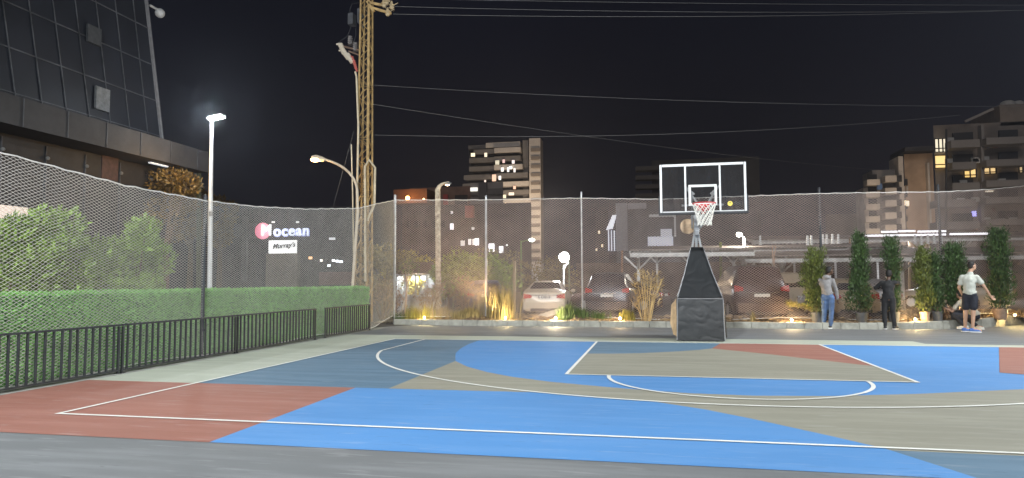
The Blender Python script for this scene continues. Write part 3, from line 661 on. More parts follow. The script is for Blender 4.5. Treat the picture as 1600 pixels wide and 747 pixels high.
# canopy: long fascia stepping out of the wall and past its end
cz1 = atX(255, 215, FX+1.4); cz0 = atX(300, 232, FX+1.4)
b = MB(); b.bb(0, 1.4, 1.0, yn, cz1.z-.95, cz1.z-.05); b.build('canopy', canm, o)
for k in range(14): b = MB(); b.box((1.42, .2-k*1.65, cz1.z-.5), (.02, .03, .88)); b.build('canopy_joint', mull, o)
b = MB(); b.bb(-9, .1, 0, yn, 0, cz1.z-.96); b.build('lower_wall', clad, o)
b = MB()
for k in range(13): b.box((.13, -1-k*1.65, (cz1.z-.96)/2+1), (.04, .05, cz1.z-3.2))
b.build('lower_mullion', mull, o)
for k in range(13):
    b = MB(); b.sphere((.2, -1-k*1.65, cz1.z-1.5), .07, 6, 4); b.build('wall_lamp', mat('wall_lamp_pale', (.16, .16, .155), .5), o)
b = MB(); b.box((.9, -1.5, cz1.z-1.0), (.12, 1.0, .05)); b.build('canopy_light', emis('canopy_tube', (.75, .85, 1), .6), o)
b = MB(); A = etop-o.location; b.tube([A+Vector((0, .0, .1)), A+Vector((.0, .5, .1))], .05, 6); b.sphere(A+Vector((.0, .6, 0)), .2); b.build('security_camera', mat('camera_shell', (.45, .45, .45), .5), o)
win(15, 332, 50, 26, emis('window_orange_dim', (1, .55, .25), .35), 'lit_window')
b = MB(); b.bb(-.1, .3, -13, yn, 1.5, 7.0); b.build('brick_panel', mat('red_brick_dim', (.20, .09, .07), .85, var=.3, scale=4), o)
# facade strip lights are dim interior reflections: none

def block(name, px0, px1, ytop, Y, depth, M, label, zbot=0):
    A = atY(px0, ytop, Y); B = atY(px1, ytop, Y); e = empty(name, (A.x, Y, 0), label, 'building')
    rA, rB = ray(px0, 441), ray(px1, 441); sA = rA.x/rA.y*depth; sB = rB.x/rB.y*depth; W = B.x-A.x
    q = MB(); q.prism([(0, 0), (W, 0), (W+sB-.02*depth, depth), (sA+.02*depth, depth)], zbot, A.z); q.build('wall', M, e); return e, A, B
def onb(e, px, py, dy=-.06): return atY(px, py, e.location.y+dy)-e.location
def panel(e, px0, px1, py0, py1, M, nm, th=.12, dy=-.06):
    a = onb(e, px0, py0, dy); c = onb(e, px1, py1, dy); q = MB(); q.bb(a.x, c.x, dy-th/2, dy+th/2, a.z, c.z); return q.build(nm, M, e)
# sign building
sgw = mat('shop_wall_dark', (.045, .045, .05), .8, var=.35, scale=.8)
e, A, B = block('shop_building', 262, 556, 330, 34, 12, sgw, 'low dark shop building carrying the lit Mocean sign')
panel(e, 418, 466, 396, 470, mat('pilaster_beige', (.20, .17, .13), .8, var=.25), 'pilaster', .4, -.2)
panel(e, 262, 400, 352, 372, mat('shop_band', (.10, .10, .11), .7, var=.3), 'fascia_band', .2, -.1)
panel(e, 380, 385, 338, 441, mat('shop_band', (0, 0, 0)), 'column', .3, -.15)
for (x, y, wd, hh, c, s) in ((485, 403, 5, 4, (1, .55, .2), 1.4), (502, 407, 3, 3, (1, .9, .8), 2.5), (521, 407, 3.5, 3, (.9, .95, 1), 4), (527, 408, 4, 3, (.9, .95, 1), 5), (533, 409, 4, 3, (.9, .95, 1), 4), (514, 415, 4, 3, (.85, .95, 1), 3), (519, 373, 9, 3, (.8, .8, .85), .9), (427, 347, 4, 2, (1, 1, 1), 1.6), (465, 347, 4, 2, (1, 1, 1), 1.2), (536, 440, 7, 8, (.9, .7, .5), .6)):
    panel(e, x-wd/2, x+wd/2, y-hh/2, y+hh/2, emis('shop_light_%d_%d' % (x, y), c, s), 'lit_window', .08, -.3)
panel(e, 500, 552, 425, 445, mat('pink_wall', (.20, .12, .11), .8, var=.2), 'low_wall', .3, -.3)
sgn = empty('shop_sign', onb(e, 443, 372)+e.location+Vector((0, -.8, 0)), 'glowing Mocean shop sign with a pink disc and blue-edged white letters', 'sign')
def son(px, py, dy=0): return atY(px, py, sgn.location.y+dy)-sgn.location
b = MB(); a = son(411, 361); b.lathe((0, 0, 0), [(0, 0), (.66, 0), (.66, .08), (0, .08)], 32); q = b.build('pink_disc', emis('sign_pink', (1, .06, .22), .75), sgn); q.location = a; q.rotation_euler = (R(90), 0, 0)
tx = text_mesh('letters', 'M', 1.28, emis('sign_white', (1, 1, 1), 1.3), sgn, son(416, 360.5, -.25), (R(90), 0, 0), extrude=.06, bold=.0)
tx = text_mesh('letters', 'ocean', 1.20, emis('sign_white_blue', (.8, .88, 1), 1.15), sgn, son(455, 361, -.25), (R(90), 0, 0), extrude=.06, bold=.0, spacing=1.1)
tx = text_mesh('letter_halo', 'ocean', 1.20, emis('sign_blue', (.05, .10, .75), .5), sgn, son(455.5, 361.5, -.1), (R(90), 0, 0), extrude=.04, bold=.06, spacing=1.1)
pn = empty('light_box_sign', onb(e, 442, 386)+e.location+Vector((0, -.8, 0)), 'white backlit Murrays panel hanging below the glowing pink and blue sign', 'sign')
def pon(px, py, dy=0): return atY(px, py, pn.location.y+dy)-pn.location
a, c = pon(420.5, 376), pon(463, 395.5); b = MB(); b.bb(a.x, c.x, -.05, .1, c.z, a.z); b.build('light_box', emis('panel_white', (1, 1, .97), 1.0), pn)
text_mesh('lettering', "Murray's", .56, mat('panel_letters', (.05, .05, .06), .5, var=0), pn, pon(443, 384, -.12), (R(90), R(-4), 0), extrude=.01, bold=.018, shear=.35)
lamp('sign_glow', 'POINT', pn.location+Vector((0, -1.4, .4)), 60, (.9, .92, 1), size=.3)

# far apartment tower
slab = mat('tower_render_pale', (.62, .58, .54), .8, var=.15, scale=.1); slabd = mat('tower_render_dark', (.20, .19, .185), .8, var=.2, scale=.1); rec = mat('tower_recess', (.022, .022, .025), .7, var=.3, scale=.2)
YT = 228
e = empty('apartment_tower', (atY(785, 441, YT).x, YT, 0), 'tall pale apartment tower with stepped balconies and a banded stair shaft', 'building')
panel(e, 738, 829, 232, 470, rec, 'wall', 10, 5)
for k in range(13):
    y = 233+k*13.2; l = [742, 735, 735, 727, 725, 725, 735, 735, 740, 740, 742, 742, 742][k]; r_ = [815, 815, 818, 826, 828, 828, 829, 829, 829, 829, 829, 829, 829][k]
    panel(e, l, 776, y+2.6, y+8.2, slabd, 'balcony', 4, -1.5); panel(e, 774, r_, y, y+5.6, slab if k % 2 == 0 else slabd, 'balcony', 4, -3.5)
panel(e, 735, 762, 230, 234.5, slabd, 'roof_slab', 6, 1); panel(e, 762, 815, 226, 231, slab, 'roof_slab', 6, -1)
panel(e, 829, 848, 219, 470, slab, 'stair_shaft', 6, -3); panel(e, 819, 829, 222, 470, slabd, 'stair_shaft', 6, 0)
for k in range(14): panel(e, 829.6, 843.5, 231.5+k*13.1, 235.8+k*13.1, mat('tower_band', (.24, .21, .19), .8), 'shaft_band', .5, -6.3)
wl = [(739, 242, 6, 5, (1, .85, .55), 1.3), (759, 242, 4, 6, (1, .85, .6), 1.1), (777, 254, 6, 6, (.9, .85, .6), .6), (787, 252, 3.5, 5, (1, .6, .6), .7), (802, 253, 4, 5, (1, .85, .85), 1), (785, 265, 4, 6, (1, .95, .9), 1.2), (794, 265, 3, 7, (1, .95, .9), 1.2), (798, 262, 4, 4, (1, 1, .9), 1.6), (804, 266, 3, 6, (1, .95, .9), 1), (772, 278, 6, 10, (1, .55, .35), .8), (781, 278, 3.5, 6, (1, .95, .85), 1.3), (758, 283, 2.5, 3, (1, .8, .7), 1), (804, 293, 4, 5, (1, .4, .2), .6), (799, 303, 8, 4, (1, .8, .6), .8), (788, 307, 5, 5, (1, .85, .5), .7), (798, 320, 5, 5, (1, .65, .2), 1.1), (807, 320, 5, 5, (1, .65, .2), 1.1), (790, 319, 3, 4, (1, .65, .2), .5)]
for (x, y, wd, hh, c, s) in wl: panel(e, x-wd/2, x+wd/2, y-hh/2, y+hh/2, emis('tower_win_%d_%d' % (x, y), c, s), 'lit_window', .3, -6.2)
# nearer low blocks
brn = mat('brown_render', (.16, .105, .085), .85, var=.25, scale=.5)
e, A, B = block('terrace_house', 640, 735, 294, 95, 10, brn, 'low brown house with a lit orange porch lamp left of the apartment tower')
panel(e, 625, 676, 300, 320, mat('porch_wall', (.17, .10, .07), .85, var=.2), 'porch', 6, -2); panel(e, 711, 730, 305, 320, rec, 'window', .3, -.2); panel(e, 693, 700, 304, 330, mat('red_strip', (.30, .06, .06), .8), 'trim', .4, -.2)
q = MB(); a = onb(e, 637, 309.5, -6); q.sphere(a, .35); q.build('porch_lamp', emis('porch_orange', (1, .42, .12), 14), e)
q = MB(); a = onb(e, 662, 311, -6); q.sphere(a, .16); q.build('porch_lamp', emis('porch_orange2', (1, .55, .3), 4), e)
lamp('porch_glow', 'POINT', e.location+onb(e, 637, 311, -7.4), 260, (1, .45, .15), size=.3); lamp('porch_glow', 'POINT', e.location+onb(e, 662, 311, -7.4), 120, (1, .45, .15), size=.3)
e, A, B = block('banded_house', 735, 786, 286, 110, 10, mat('banded_wall', (.26, .235, .225), .8, var=.15, scale=.3), 'grey house with dark horizontal bands in front of the apartment tower')
for y in (296, 313, 330, 348): panel(e, 735, 786, y, y+8, mat('band_dark', (.15, .135, .13), .8), 'band', .4, -.2)
panel(e, 735, 746, 293.5, 298.5, emis('win_white_soft', (1, .97, .85), 1.3), 'lit_window', .3, -.6); panel(e, 748, 761, 286, 400, mat('band_dark2', (.12, .11, .11), .8), 'recess', .3, -.6)
e, A, B = block('low_flats', 628, 830, 322, 80, 10, mat('flats_dark', (.075, .062, .06), .85, var=.4, scale=.4), 'long dark block of flats with a few white lit windows behind the back net')
for (x, y, wd, hh, s) in ((706, 354, 5, 9, 1.3), (734, 378, 4, 9, .8), (740, 378, 3, 9, .6), (745, 378, 6, 10, 2.2), (723, 380, 6, 8, .4), (768, 387, 8, 12, 2.2), (783, 390, 6, 10, 1.6), (739, 357, 4, 4, .3), (792, 383, 2, 2, 1.5), (706, 332, 3, 4, .5)): panel(e, x-wd/2, x+wd/2, y-hh/2, y+hh/2, emis('flat_win_%d' % x+'_%d' % y, (.88, .9, 1), s), 'lit_window', .2, -.2)
for x in range(634, 700, 14): panel(e, x, x+6, 345, 356, rec, 'window', .2, -.15)
panel(e, 728, 740, 322, 340, mat('red_dim', (.30, .10, .09), .8), 'awning', 1, -.6)
# modern house with white fin
e, A, B = block('modern_house', 962, 1062, 322, 62, 12, mat('modern_grey', (.11, .11, .12), .7, var=.3, scale=.5), 'modern grey house with a white slanted fin left of the backboard')
panel(e, 962, 981, 318, 392, mat('modern_pale', (.34, .34, .37), .7, var=.15), 'pale_wall', .6, -.4)
q = MB(); a, c, d, f2 = onb(e, 957, 336, -.8), onb(e, 963, 336, -.8), onb(e, 957, 357, -.8), onb(e, 947, 359, -.8)
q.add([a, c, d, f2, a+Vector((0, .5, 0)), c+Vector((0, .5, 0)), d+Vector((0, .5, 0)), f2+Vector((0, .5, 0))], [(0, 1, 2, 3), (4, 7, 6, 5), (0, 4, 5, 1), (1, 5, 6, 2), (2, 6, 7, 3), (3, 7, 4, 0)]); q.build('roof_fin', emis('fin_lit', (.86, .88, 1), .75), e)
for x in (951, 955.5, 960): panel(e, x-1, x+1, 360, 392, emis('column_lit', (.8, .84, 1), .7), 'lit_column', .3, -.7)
panel(e, 1014, 1056, 335.5, 338.5, white_paint, 'balcony_frame', .3, -.5); panel(e, 1053, 1056.5, 338.6, 370, white_paint, 'balcony_frame', .3, -.5)
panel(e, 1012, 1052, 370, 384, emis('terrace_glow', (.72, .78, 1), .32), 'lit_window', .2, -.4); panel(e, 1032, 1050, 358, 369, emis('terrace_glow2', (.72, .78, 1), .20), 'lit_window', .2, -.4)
panel(e, 981, 1010, 318, 326, mat('modern_pale', (0, 0, 0)), 'roof_slab', .5, -.4)
e, A, B = block('small_block', 930, 950, 330, 90, 8, rec, 'narrow dark building with two tiny warm windows left of the white fin')
for (x, y, s) in ((936, 363, 1.6), (941, 384, 1.2), (932, 390, .6)): panel(e, x-1.3, x+1.3, y-2, y+2, emis('tiny_warm_%d' % x, (1, .75, .45), s), 'lit_window', .2, -.3)
# very dark towers behind backboard
drk = mat('unlit_concrete', (.045, .043, .043), .85, var=.3, scale=.15)
e, A, B = block('unlit_block', 1018, 1186, 251, 150, 14, drk, 'unlit dark apartment block looming behind the backboard')
for k in range(7): panel(e, 993, 1032, 262+k*14, 267+k*14, mat('unlit_slab', (.07, .065, .062), .85), 'balcony', 3, -2)
panel(e, 1030, 1060, 257, 330, mat('unlit_slab', (0, 0, 0)), 'stair_shaft', 2, -1.5)
# tan apartments, right
tanw = mat('tan_render', (.36, .26, .18), .85, var=.2, scale=.3); pale = mat('pale_balcony', (.48, .44, .40), .8, var=.2, scale=.3)
e, A, B = block('tan_apartments', 1412, 1457, 241, 120, 16, tanw, 'tan apartment block with a blank side wall and small balconies on the right')
panel(e, 1396, 1412, 248, 470, pale, 'stair_shaft', 5, 1); panel(e, 1450, 1456, 255, 470, pale, 'chimney_shaft', 1.2, -.5)
panel(e, 1355, 1397, 270, 470, slabd, 'lower_wing', 6, 3); panel(e, 1343, 1356, 296, 470, pale, 'lower_wing', 5, 2); panel(e, 1402, 1450, 236.5, 241, rec, 'roof_slab', 8, 2)
for k in range(7):
    y = 282+k*19
    panel(e, 1350+2*(k == 0), 1372, y, y+8, pale, 'balcony', 2.2, -1.6); panel(e, 1380, 1398, y-6, y+3, pale, 'balcony', 2.2, -1.4); panel(e, 1356, 1370, y-9, y-1, rec, 'window', .3, -.3); panel(e, 1399, 1409, y-8, y+2, rec, 'window', .3, -1.8)
    if k < 5: panel(e, 1413.5, 1418, y-2, y+7, rec, 'window', .3, -.2)
panel(e, 1370, 1378, 287, 296, mat('blue_blind', (.08, .16, .34), .7), 'blind', .5, -2); 
for (x, y) in ((1413, 317), (1418, 318)): panel(e, x-2, x+2.4, y-4, y+4, emis('tan_win', (1, .85, .6), 1.0), 'lit_window', .2, -.3)
for x in (1411, 1416): panel(e, x, x+3, 291, 302, pale, 'window_shutter', .3, -.25)
e, A, B = block('faint_flats', 1290, 1345, 335, 140, 10, mat('faint_tan', (.15, .12, .10), .85, var=.3, scale=.2), 'faint low tan flats between two dark net posts')
for (px, py, Y, P_) in ((1385, 395, 100, 3200), (1440, 400, 104, 3200), (1500, 395, 62, 1300), (1565, 395, 60, 1100), (700, 420, 68, 1500), (790, 400, 70, 1500), (790, 330, 205, 9000), (860, 330, 205, 8000)):
    lamp('added_warm_glow', 'POINT', atY(px, py, Y), P_, (1, .76, .52), size=.6)  # warm lights added to brighten the far facades, no fixtures
# dark big block far right
e, A, B = block('corner_apartments', 1458, 1760, 196, 78, 20, mat('dark_render', (.17, .145, .125), .85, var=.3, scale=.25), 'big dark apartment block with warm lit windows at the right edge')
panel(e, 1538, 1760, 176, 198, MATS['dark_render'], 'upper_floor', 8, 4); q = MB(); a, c = onb(e, 1508, 190, -.5), onb(e, 1552, 170, -.5); q.bar(a, c, .3, .3); q.build('roof_edge', slabd, e)
for k, (y, l) in enumerate(((204, 1480), (238, 1482), (270, 1482), (296, 1458), (330, 1458), (362, 1458))):
    panel(e, l, 1525-6*k % 12, y+18, y+28, slabd, 'balcony', 2.2, -1.2); panel(e, 1535, 1600, y+14, y+22, slabd, 'balcony', 2, -1.1); panel(e, 1610, 1700, y+10, y+20, slabd, 'balcony', 2, -1.1)
    panel(e, 1530, 1536, y-8, y+28, slabd, 'pier', 1, -.5); panel(e, 1488, 1520, y+4, y+17, rec, 'window', .3, -.2); panel(e, 1560, 1590, y, y+13, rec, 'window', .3, -.2)
def lit(px0, px1, py0, py1, c, s, bars=2):
    g = panel(e, px0, px1, py0, py1, emis('apt_win_%d_%d' % (px0, py0), c, s), 'lit_window', .2, -.35)
    q = MB()
    for k in range(bars+1):
        xx = px0+(px1-px0)*(k/(bars)); a = onb(e, xx, py0, -.52); c2 = onb(e, xx, py1, -.52); q.bb(a.x-.07, a.x+.07, -.56, -.48, a.z, c2.z)
    for yy in (py0, py0+(py1-py0)*.72, py1): a = onb(e, px0, yy, -.52); c2 = onb(e, px1, yy, -.52); q.bb(a.x, c2.x, -.55, -.47, a.z-.06, a.z+.06)
    f_ = q.build('window_frame', dark_metal, g); return g
lit(1460, 1479, 217, 238, (1, .88, .62), .85, 3); lit(1460, 1481, 243, 263, (1, .66, .18), 1.0, 1); lit(1506, 1525, 263, 278, (1, .62, .16), .95, 2); lit(1537, 1556, 262, 272, (1, .66, .26), .8, 2); lit(1592, 1598, 260, 270, (1, .7, .3), .5, 1)
panel(e, 1519, 1525, 330, 338, emis('blue_screen', (.30, .30, 1), 1.3), 'lit_window', .2, -.35); panel(e, 1521, 1527, 352, 358, emis('orange_dim', (1, .45, .15), .45), 'lit_window', .2, -.35); panel(e, 1540, 1552, 298, 300, emis('soft_strip', (1, .85, .6), .5), 'lit_window', .2, -1.35)
acm = mat('ac_unit', (.35, .35, .34), .6, var=.15)
for k in range(16):
    px, py = random.choice([1484, 1502, 1522, 1541, 1566, 1583])+random.uniform(-3, 3), random.choice([218, 250, 284, 312, 345])+random.uniform(-2, 2); a = onb(e, px, py, -.55); q = MB(); q.box(a, (.8, .35, .55)); q.build('air_conditioner', acm, e)
for px, wq in ((1575, 1.6), (1592, 1.1)): a = onb(e, px, 176, 3); q = MB(); q.lathe(a, [(0, 0), (wq*.5, 0), (wq*.5, 1.3), (wq*.3, 1.5), (0, 1.5)], 14); q.build('roof_tank', acm, e)
for k in range(10):
    px, py = random.uniform(1484, 1590), random.choice([226, 262, 294, 325]); g_ = panel(e, px, px+random.uniform(4, 9), py, py+random.uniform(5, 8), mat('curtain_dim_%d' % (k % 3), ((.20, .16, .11), (.12, .13, .15), (.16, .10, .08))[k % 3], .8), 'curtained_window', .15, -.3)
q = MB(); a, c = onb(e, 1478.5, 445, -4), onb(e, 1478.5, 202, -4); q.bar(a, c, .18); q.build('drain_pipe', dark_metal, e)
# ================================================================== TREES, SHRUBS
leafm = {}
def leaf_mat(nm, c, isl=.45, var=.3): 
    if nm not in leafm: leafm[nm] = mat(nm, c, .6, var=var, scale=2.5, island=isl)
    return leafm[nm]
def crown(name, parent, clumps, n, size, M, asp=.45, jit=.8, up=.3):
    """clumps: (x,y,z,rx,ry,rz); leaves on and inside each clump, uneven outline"""
    P = []; Nn = []; wts = np.array([c[3]*c[4]+c[4]*c[5]+c[3]*c[5] for c in clumps]); wts /= wts.sum()
    for c, wt in zip(clumps, wts):
        k = max(4, int(n*wt)); d = rng.normal(0, 1, (k, 3)); d /= np.linalg.norm(d, axis=1)[:, None]
        r = rng.uniform(.35, 1.0, k)**.5*(1+.22*np.sin(d[:, 0]*5+c[0]*3)*np.cos(d[:, 2]*6+c[1])); P.append(np.array(c[:3])+d*r[:, None]*np.array(c[3:])); Nn.append(d+[0, 0, up])
    return leaf_cloud(np.concatenate(P), np.concatenate(Nn), size, M, name, parent, aspect=asp, jitter=jit)
bark = mat('tree_bark', (.16, .11, .07), .9, var=.4, scale=8, bump=.8)
def limbs(base, tips, r, name, parent, M=bark):
    b = MB()
    for t in tips:
        a = Vector(base); t = Vector(t); mid = a.lerp(t, .5)+Vector((random.uniform(-.12, .12), random.uniform(-.1, .1), .1)); b.tube([a, mid, t], [r, r*.6, r*.2], 6)
    return b
def tree(name, loc, h, crw, label, M, n=3500, size=.16, ncl=12, group=None, trunk_frac=.4, flat=.8, tm=bark):
    o = empty(name, loc, label, 'tree', group); cz = h*(trunk_frac+1)/2; hh = h*(1-trunk_frac)/2
    cl = []
    for i in range(ncl):
        a = random.uniform(0, 2*PI); q = random.random()**.5; z = cz+random.uniform(-.8, .8)*hh; s = crw*random.uniform(.28, .48)
        cl.append((math.cos(a)*crw*.65*q, math.sin(a)*crw*.65*q, z, s, s, s*flat))
    b = MB(); b.tube([(0, 0, 0), (.05, 0, h*trunk_frac*.6), (0, .03, h*trunk_frac*1.1)], [h*.03, h*.022, h*.016], 8)
    for c in cl[:6]: b.tube([(0, 0, h*trunk_frac), (c[0]*.5, c[1]*.5, (h*trunk_frac+c[2])/2), c[:3]], [h*.014, h*.009, h*.003], 5)
    b.build('trunk', tm, o); crown('crown', o, cl, n, size, M, .5); return o
# light green bushes beyond the hedge, left
bushm = leaf_mat('bush_leaf_light', (.17, .27, .04), .55)
def bush(px, pytop, X, wd, label, n, grp, seedz=0):
    p = atX(px, pytop, X); o = empty('conifer_bush', (X, p.y, 0), label, 'bush', grp); cl = []; H_ = p.z
    for i in range(16):
        a = random.uniform(0, 2*PI); q = random.random()**.5; u = random.random(); z = .5+(H_-.75)*u; tap = 1-.45*u
        cl.append((math.cos(a)*wd*.55*q*tap, math.sin(a)*wd*.6*q*tap, z, .30, .34, .42))
    cl.append((0, 0, H_-.3, .22, .22, .32))
    b = MB(); b.tube([(0, 0, 0), (0, 0, H_*.7)], [.07, .03], 6)
    for c in cl[:8]: b.tube([(0, 0, c[2]*.4), c[:3]], [.03, .01], 5)
    b.build('stem', bark, o); crown('foliage', o, cl, int(n*1.7), .12, bushm, .34, .6, .9); return o
bush(20, 338, -12.6, 1.3, 'broad light green bush at the left edge, beyond the hedge', 5200, 'light green bushes beyond the hedge')
bush(85, 337, -12.4, 1.3, 'tallest light green bush, its peak above the railing of the left corner', 5200, 'light green bushes beyond the hedge')
bush(150, 372, -12.3, 1.3, 'low light green bush in the dip between its two taller neighbours', 4200, 'light green bushes beyond the hedge')
bush(215, 350, -12.3, 1.3, 'rightmost light green bush, narrowing to a ragged peak', 4200, 'light green bushes beyond the hedge')
org = leaf_mat('tree_leaf_orange_lit', (.17, .105, .025), .5)  # orange of the sodium light put into the leaf colour
for (px, py, Y, wd, lab) in ((262, 260, 8.3, 1.35, 'orange-lit tree below the end of the glass building canopy'), (300, 285, 29, 1.5, 'small orange-lit tree just left of the floodlight pole'), (345, 296, 30, 1.1, 'small orange-lit tree right of the floodlight pole')):
    p = atY(px, py, Y); tree('street_tree', (p.x, Y, 0), p.z, wd, lab, org, 2600, .16 if Y < 20 else .3, 12, 'orange-lit street trees', .45)
lamp('added_warm_glow', 'POINT', atY(285, 262, 6.6), 150, (1, .62, .25), size=.3)
grn = leaf_mat('tree_leaf_green', (.19, .24, .045), .5); ylw = leaf_mat('tree_leaf_yellow_lit', (.40, .33, .05), .5); olv = leaf_mat('tree_leaf_olive', (.26, .21, .09), .5)  # yellow leaf colour stands in for warm light on that crown
for (px, py, Y, wd, M, lab) in ((640, 392, 19, 1.9, ylw, 'yellow-lit tree above the glazed kiosk'), (600, 388, 14, 1.6, olv, 'olive tree between the pylon and the corner net post'), (745, 394, 17, 2.4, grn, 'dark green rounded tree left of the white sedan'), (700, 402, 15, 1.3, grn, 'small green tree just right of the concrete lamp column'), (785, 398, 24, 2.4, olv, 'dull olive tree in front of the dark flats'), (855, 405, 30, 2.4, olv, 'faint olive tree behind the white sedan')):
    p = atY(px, py, Y); tree('garden_tree', (p.x, Y, 0), p.z, wd, lab, M, 3000, .16, 12, 'trees behind the back net', .3)
# thorny reddish shrubs near the corner
brs = leaf_mat('dry_brush_leaf', (.26, .17, .09), .4)
for (px, py, Y, wd, lab) in ((598, 435, 8.6, .9, 'dry brown brush between the pylon foot and the corner net post'), (670, 440, 10.5, .8, 'reddish dry shrub in front of the glazed kiosk'), (728, 425, 11, .7, 'tall dry shrub with pale branches right of the concrete lamp column'), (760, 440, 10, .9, 'straggly dry brush left of the tall straw grass')):
    p = atY(px, py, Y); o = empty('dry_shrub', (p.x, Y, 0), lab, 'shrub', 'dry shrubs behind the back net'); cl = [(random.uniform(-wd, wd)*.7, random.uniform(-.4, .4), random.uniform(.3, p.z-.3), .35, .3, .35) for _ in range(9)]
    b = MB()
    for c in cl: b.tube([(c[0]*.2, c[1]*.2, 0), (c[0]*.6, c[1], c[2]*.6), c[:3]], [.03, .018, .006], 5)
    b.build('stem', bark, o); crown('foliage', o, cl, 900, .10, brs, .4)

# ================================================================== CARPORTS
def carport(px0, px1, Y, zb, zt, label, ncol, dep=4.5, roofM=None, beams=3):
    A = atY(px0, 441, Y); B = atY(px1, 441, Y); L = B.x-A.x; o = empty('carport', (A.x, Y, 0), label, 'carport', 'white steel carports in the parking lot')
    white_paint = mat('carport_paint', (.62, .62, .61), .5, var=.2, scale=3)
    for k in range(beams):
        b = MB(); y = k*dep/(beams-1); z = zb+(zt-zb)*k/(beams-1); b.bb(0, L, y-.05, y+.05, z-.09, z+.09); b.build('beam', white_paint, o)
    b = MB(); n = int(L/1.5)
    for k in range(n+1):
        x = L*k/n; b.bar((x, -.1, zb+.13), (x, dep+.1, zt+.13), .06, .10)
    b.build('purlins', white_paint, o)
    b = MB(); b.add([(0, -.2, zb+.19), (L, -.2, zb+.19), (L, dep+.2, zt+.19), (0, dep+.2, zt+.19), (0, -.2, zb+.25), (L, -.2, zb+.25), (L, dep+.2, zt+.25), (0, dep+.2, zt+.25)], [(0, 3, 2, 1), (4, 5, 6, 7), (0, 1, 5, 4), (1, 2, 6, 5), (2, 3, 7, 6), (3, 0, 4, 7)]); b.build('roof_sheet', roofM or mat('roof_sheet_dull', (.20, .17, .15), .6, var=.3, scale=1.5), o)
    for k in range(ncol):
        x = L*(k+.12)/ncol; b = MB(); b.bb(x-.07, x+.07, dep*.5-.07, dep*.5+.07, 0, (zb+zt)/2-.1)
        for s in (-1, 1): b.bar((x, dep*.5, (zb+zt)/2-.75), (x+s*.65, dep*.5, (zb+zt)/2-.1), .08); b.bar((x, dep*.5, (zb+zt)/2-.75), (x, dep*.5+s*.9, (zb+zt)/2-.1+s*.1), .08)
        b.build('column', white_paint, o)
    return o
carport(985, 1180, 15, 2.60, 2.85, 'nearest carport frame, starting just left of the hoop with a braced column', 2, 4)
carport(1165, 1500, 17, 2.35, 2.75, 'white carport frame above the dark van and the white off-roader', 5, 4.5)
carport(1020, 1420, 25, 3.1, 3.5, 'second row carport seen above the nearest white beams', 6, 5)
carport(1360, 1720, 21, 2.5, 3.0, 'white carport behind the conifers at the right', 6, 4.5)
carport(1180, 1760, 38, 4.3, 4.9, 'farthest and highest carport roof with bright strip lights', 8, 6)
# bright tube lights along the far roof
for k, (a, c, y) in enumerate(((1352, 1478, 368.5), (1377, 1402, 362.5), (1404, 1430, 361.5), (1434, 1478, 362), (1484, 1545, 366))):
    P = atY(a, y, 36.5); Q = atY(c, y, 36.5); b = MB(); b.bb(0, Q.x-P.x, -.04, .04, -.06, .06); o = b.build('strip_light', emis('strip_white', (.95, .92, 1), 1.5 if k < 4 else .7), loc=P)
    tag(o, ['longest white strip light on the far carport roof', 'first short strip light above the longest one', 'second short strip light above the longest one', 'third strip light above the longest one, left of the far net post', 'dimmer strip light just right of the far net post'][k], 'strip light', 'strip lights on the far carport')
    h2 = MB(); h2.bb(0, Q.x-P.x, -.03, .05, .061, .11); h2.build('housing', galv, o)
    l = lamp('strip_glow', 'AREA', (P+Q)/2+Vector((0, -.2, -.3)), 160, (.95, .95, 1), (P+Q)/2+Vector((0, -1, -4)), size=1.0)
# loose steel rail stubs standing above the carports
for (px, py, Y) in ((1188, 374, 18), (1262, 374, 17.5), (1268, 374, 17.5), (1286, 372, 17.6), (1292, 372, 17.6), (1301, 372, 17.6), (1310, 372, 17.6), (1430, 372, 21), (1440, 373, 21), (1450, 372, 21), (1460, 372, 21), (1471, 372, 21), (1496, 378, 21)):
    P = atY(px, py+8, Y); b = MB(); b.bb(-.04, .04, -.04, .04, 0, .42); b.bb(-.07, .07, -.05, .05, -.03, 0); tag(b.build('steel_stub', white_paint, loc=P), 'short white steel stub sticking up from a carport roof in a ragged row', 'stub', 'steel stubs above the carports')
# boundary wall and slopes behind the carports (brown earth bank)
b = MB(); b.bb(0, 62, 0, .3, 0, 3.1); tag(b.build('boundary_wall', mat('boundary_brown', (.13, .095, .075), .9, var=.35, scale=.7), loc=(-8, 46, 0)), 'long brown boundary wall at the back of the parking lot', 'wall')
# plain posts
def post(px, pyt, pyb, r, M, label, sq=False, z0=0.):
    g = G(px, pyb, z0); t = atY(px, pyt, g.y)-g; b = MB()
    if sq: b.bar((0, 0, -.1), t, r*2, r*2); b.box(t, (r*2.6, r*2.6, .03))
    else: b.tube([(0, 0, -.1), t*.5+Vector((.02, 0, 0)), t], [r*1.05, r, r*.9], 8); b.sphere(t, r, 8, 4)
    return tag(b.build('post', M, loc=g), label, 'post', 'odd posts behind the back net')
post(804, 408, 487, .055, wood_post, 'rough wooden post left of the white sedan', True)
post(708, 410, 480, .045, mat('green_grey_post', (.25, .30, .18), .6, var=.2), 'thin green-grey post right of the concrete lamp column')
post(889, 405, 480, .04, MATS['green_grey_post'], 'grey-green post between the white sedan and the dark blue car')
post(972, 392, 482, .045, mat('rust_post', (.30, .16, .09), .7, var=.3), 'rusty brown post at the right tail light of the dark blue car', True)
post(1126, 380, 484, .07, mat('reflection_post', (.25, .30, .08), .7, var=.3), 'post with a green reflection right beside the padded hoop base')  # green-yellow reflection put into the post colour
post(1311, 380, 462, .05, dark_metal, 'dark square post between the two left conifers', True)
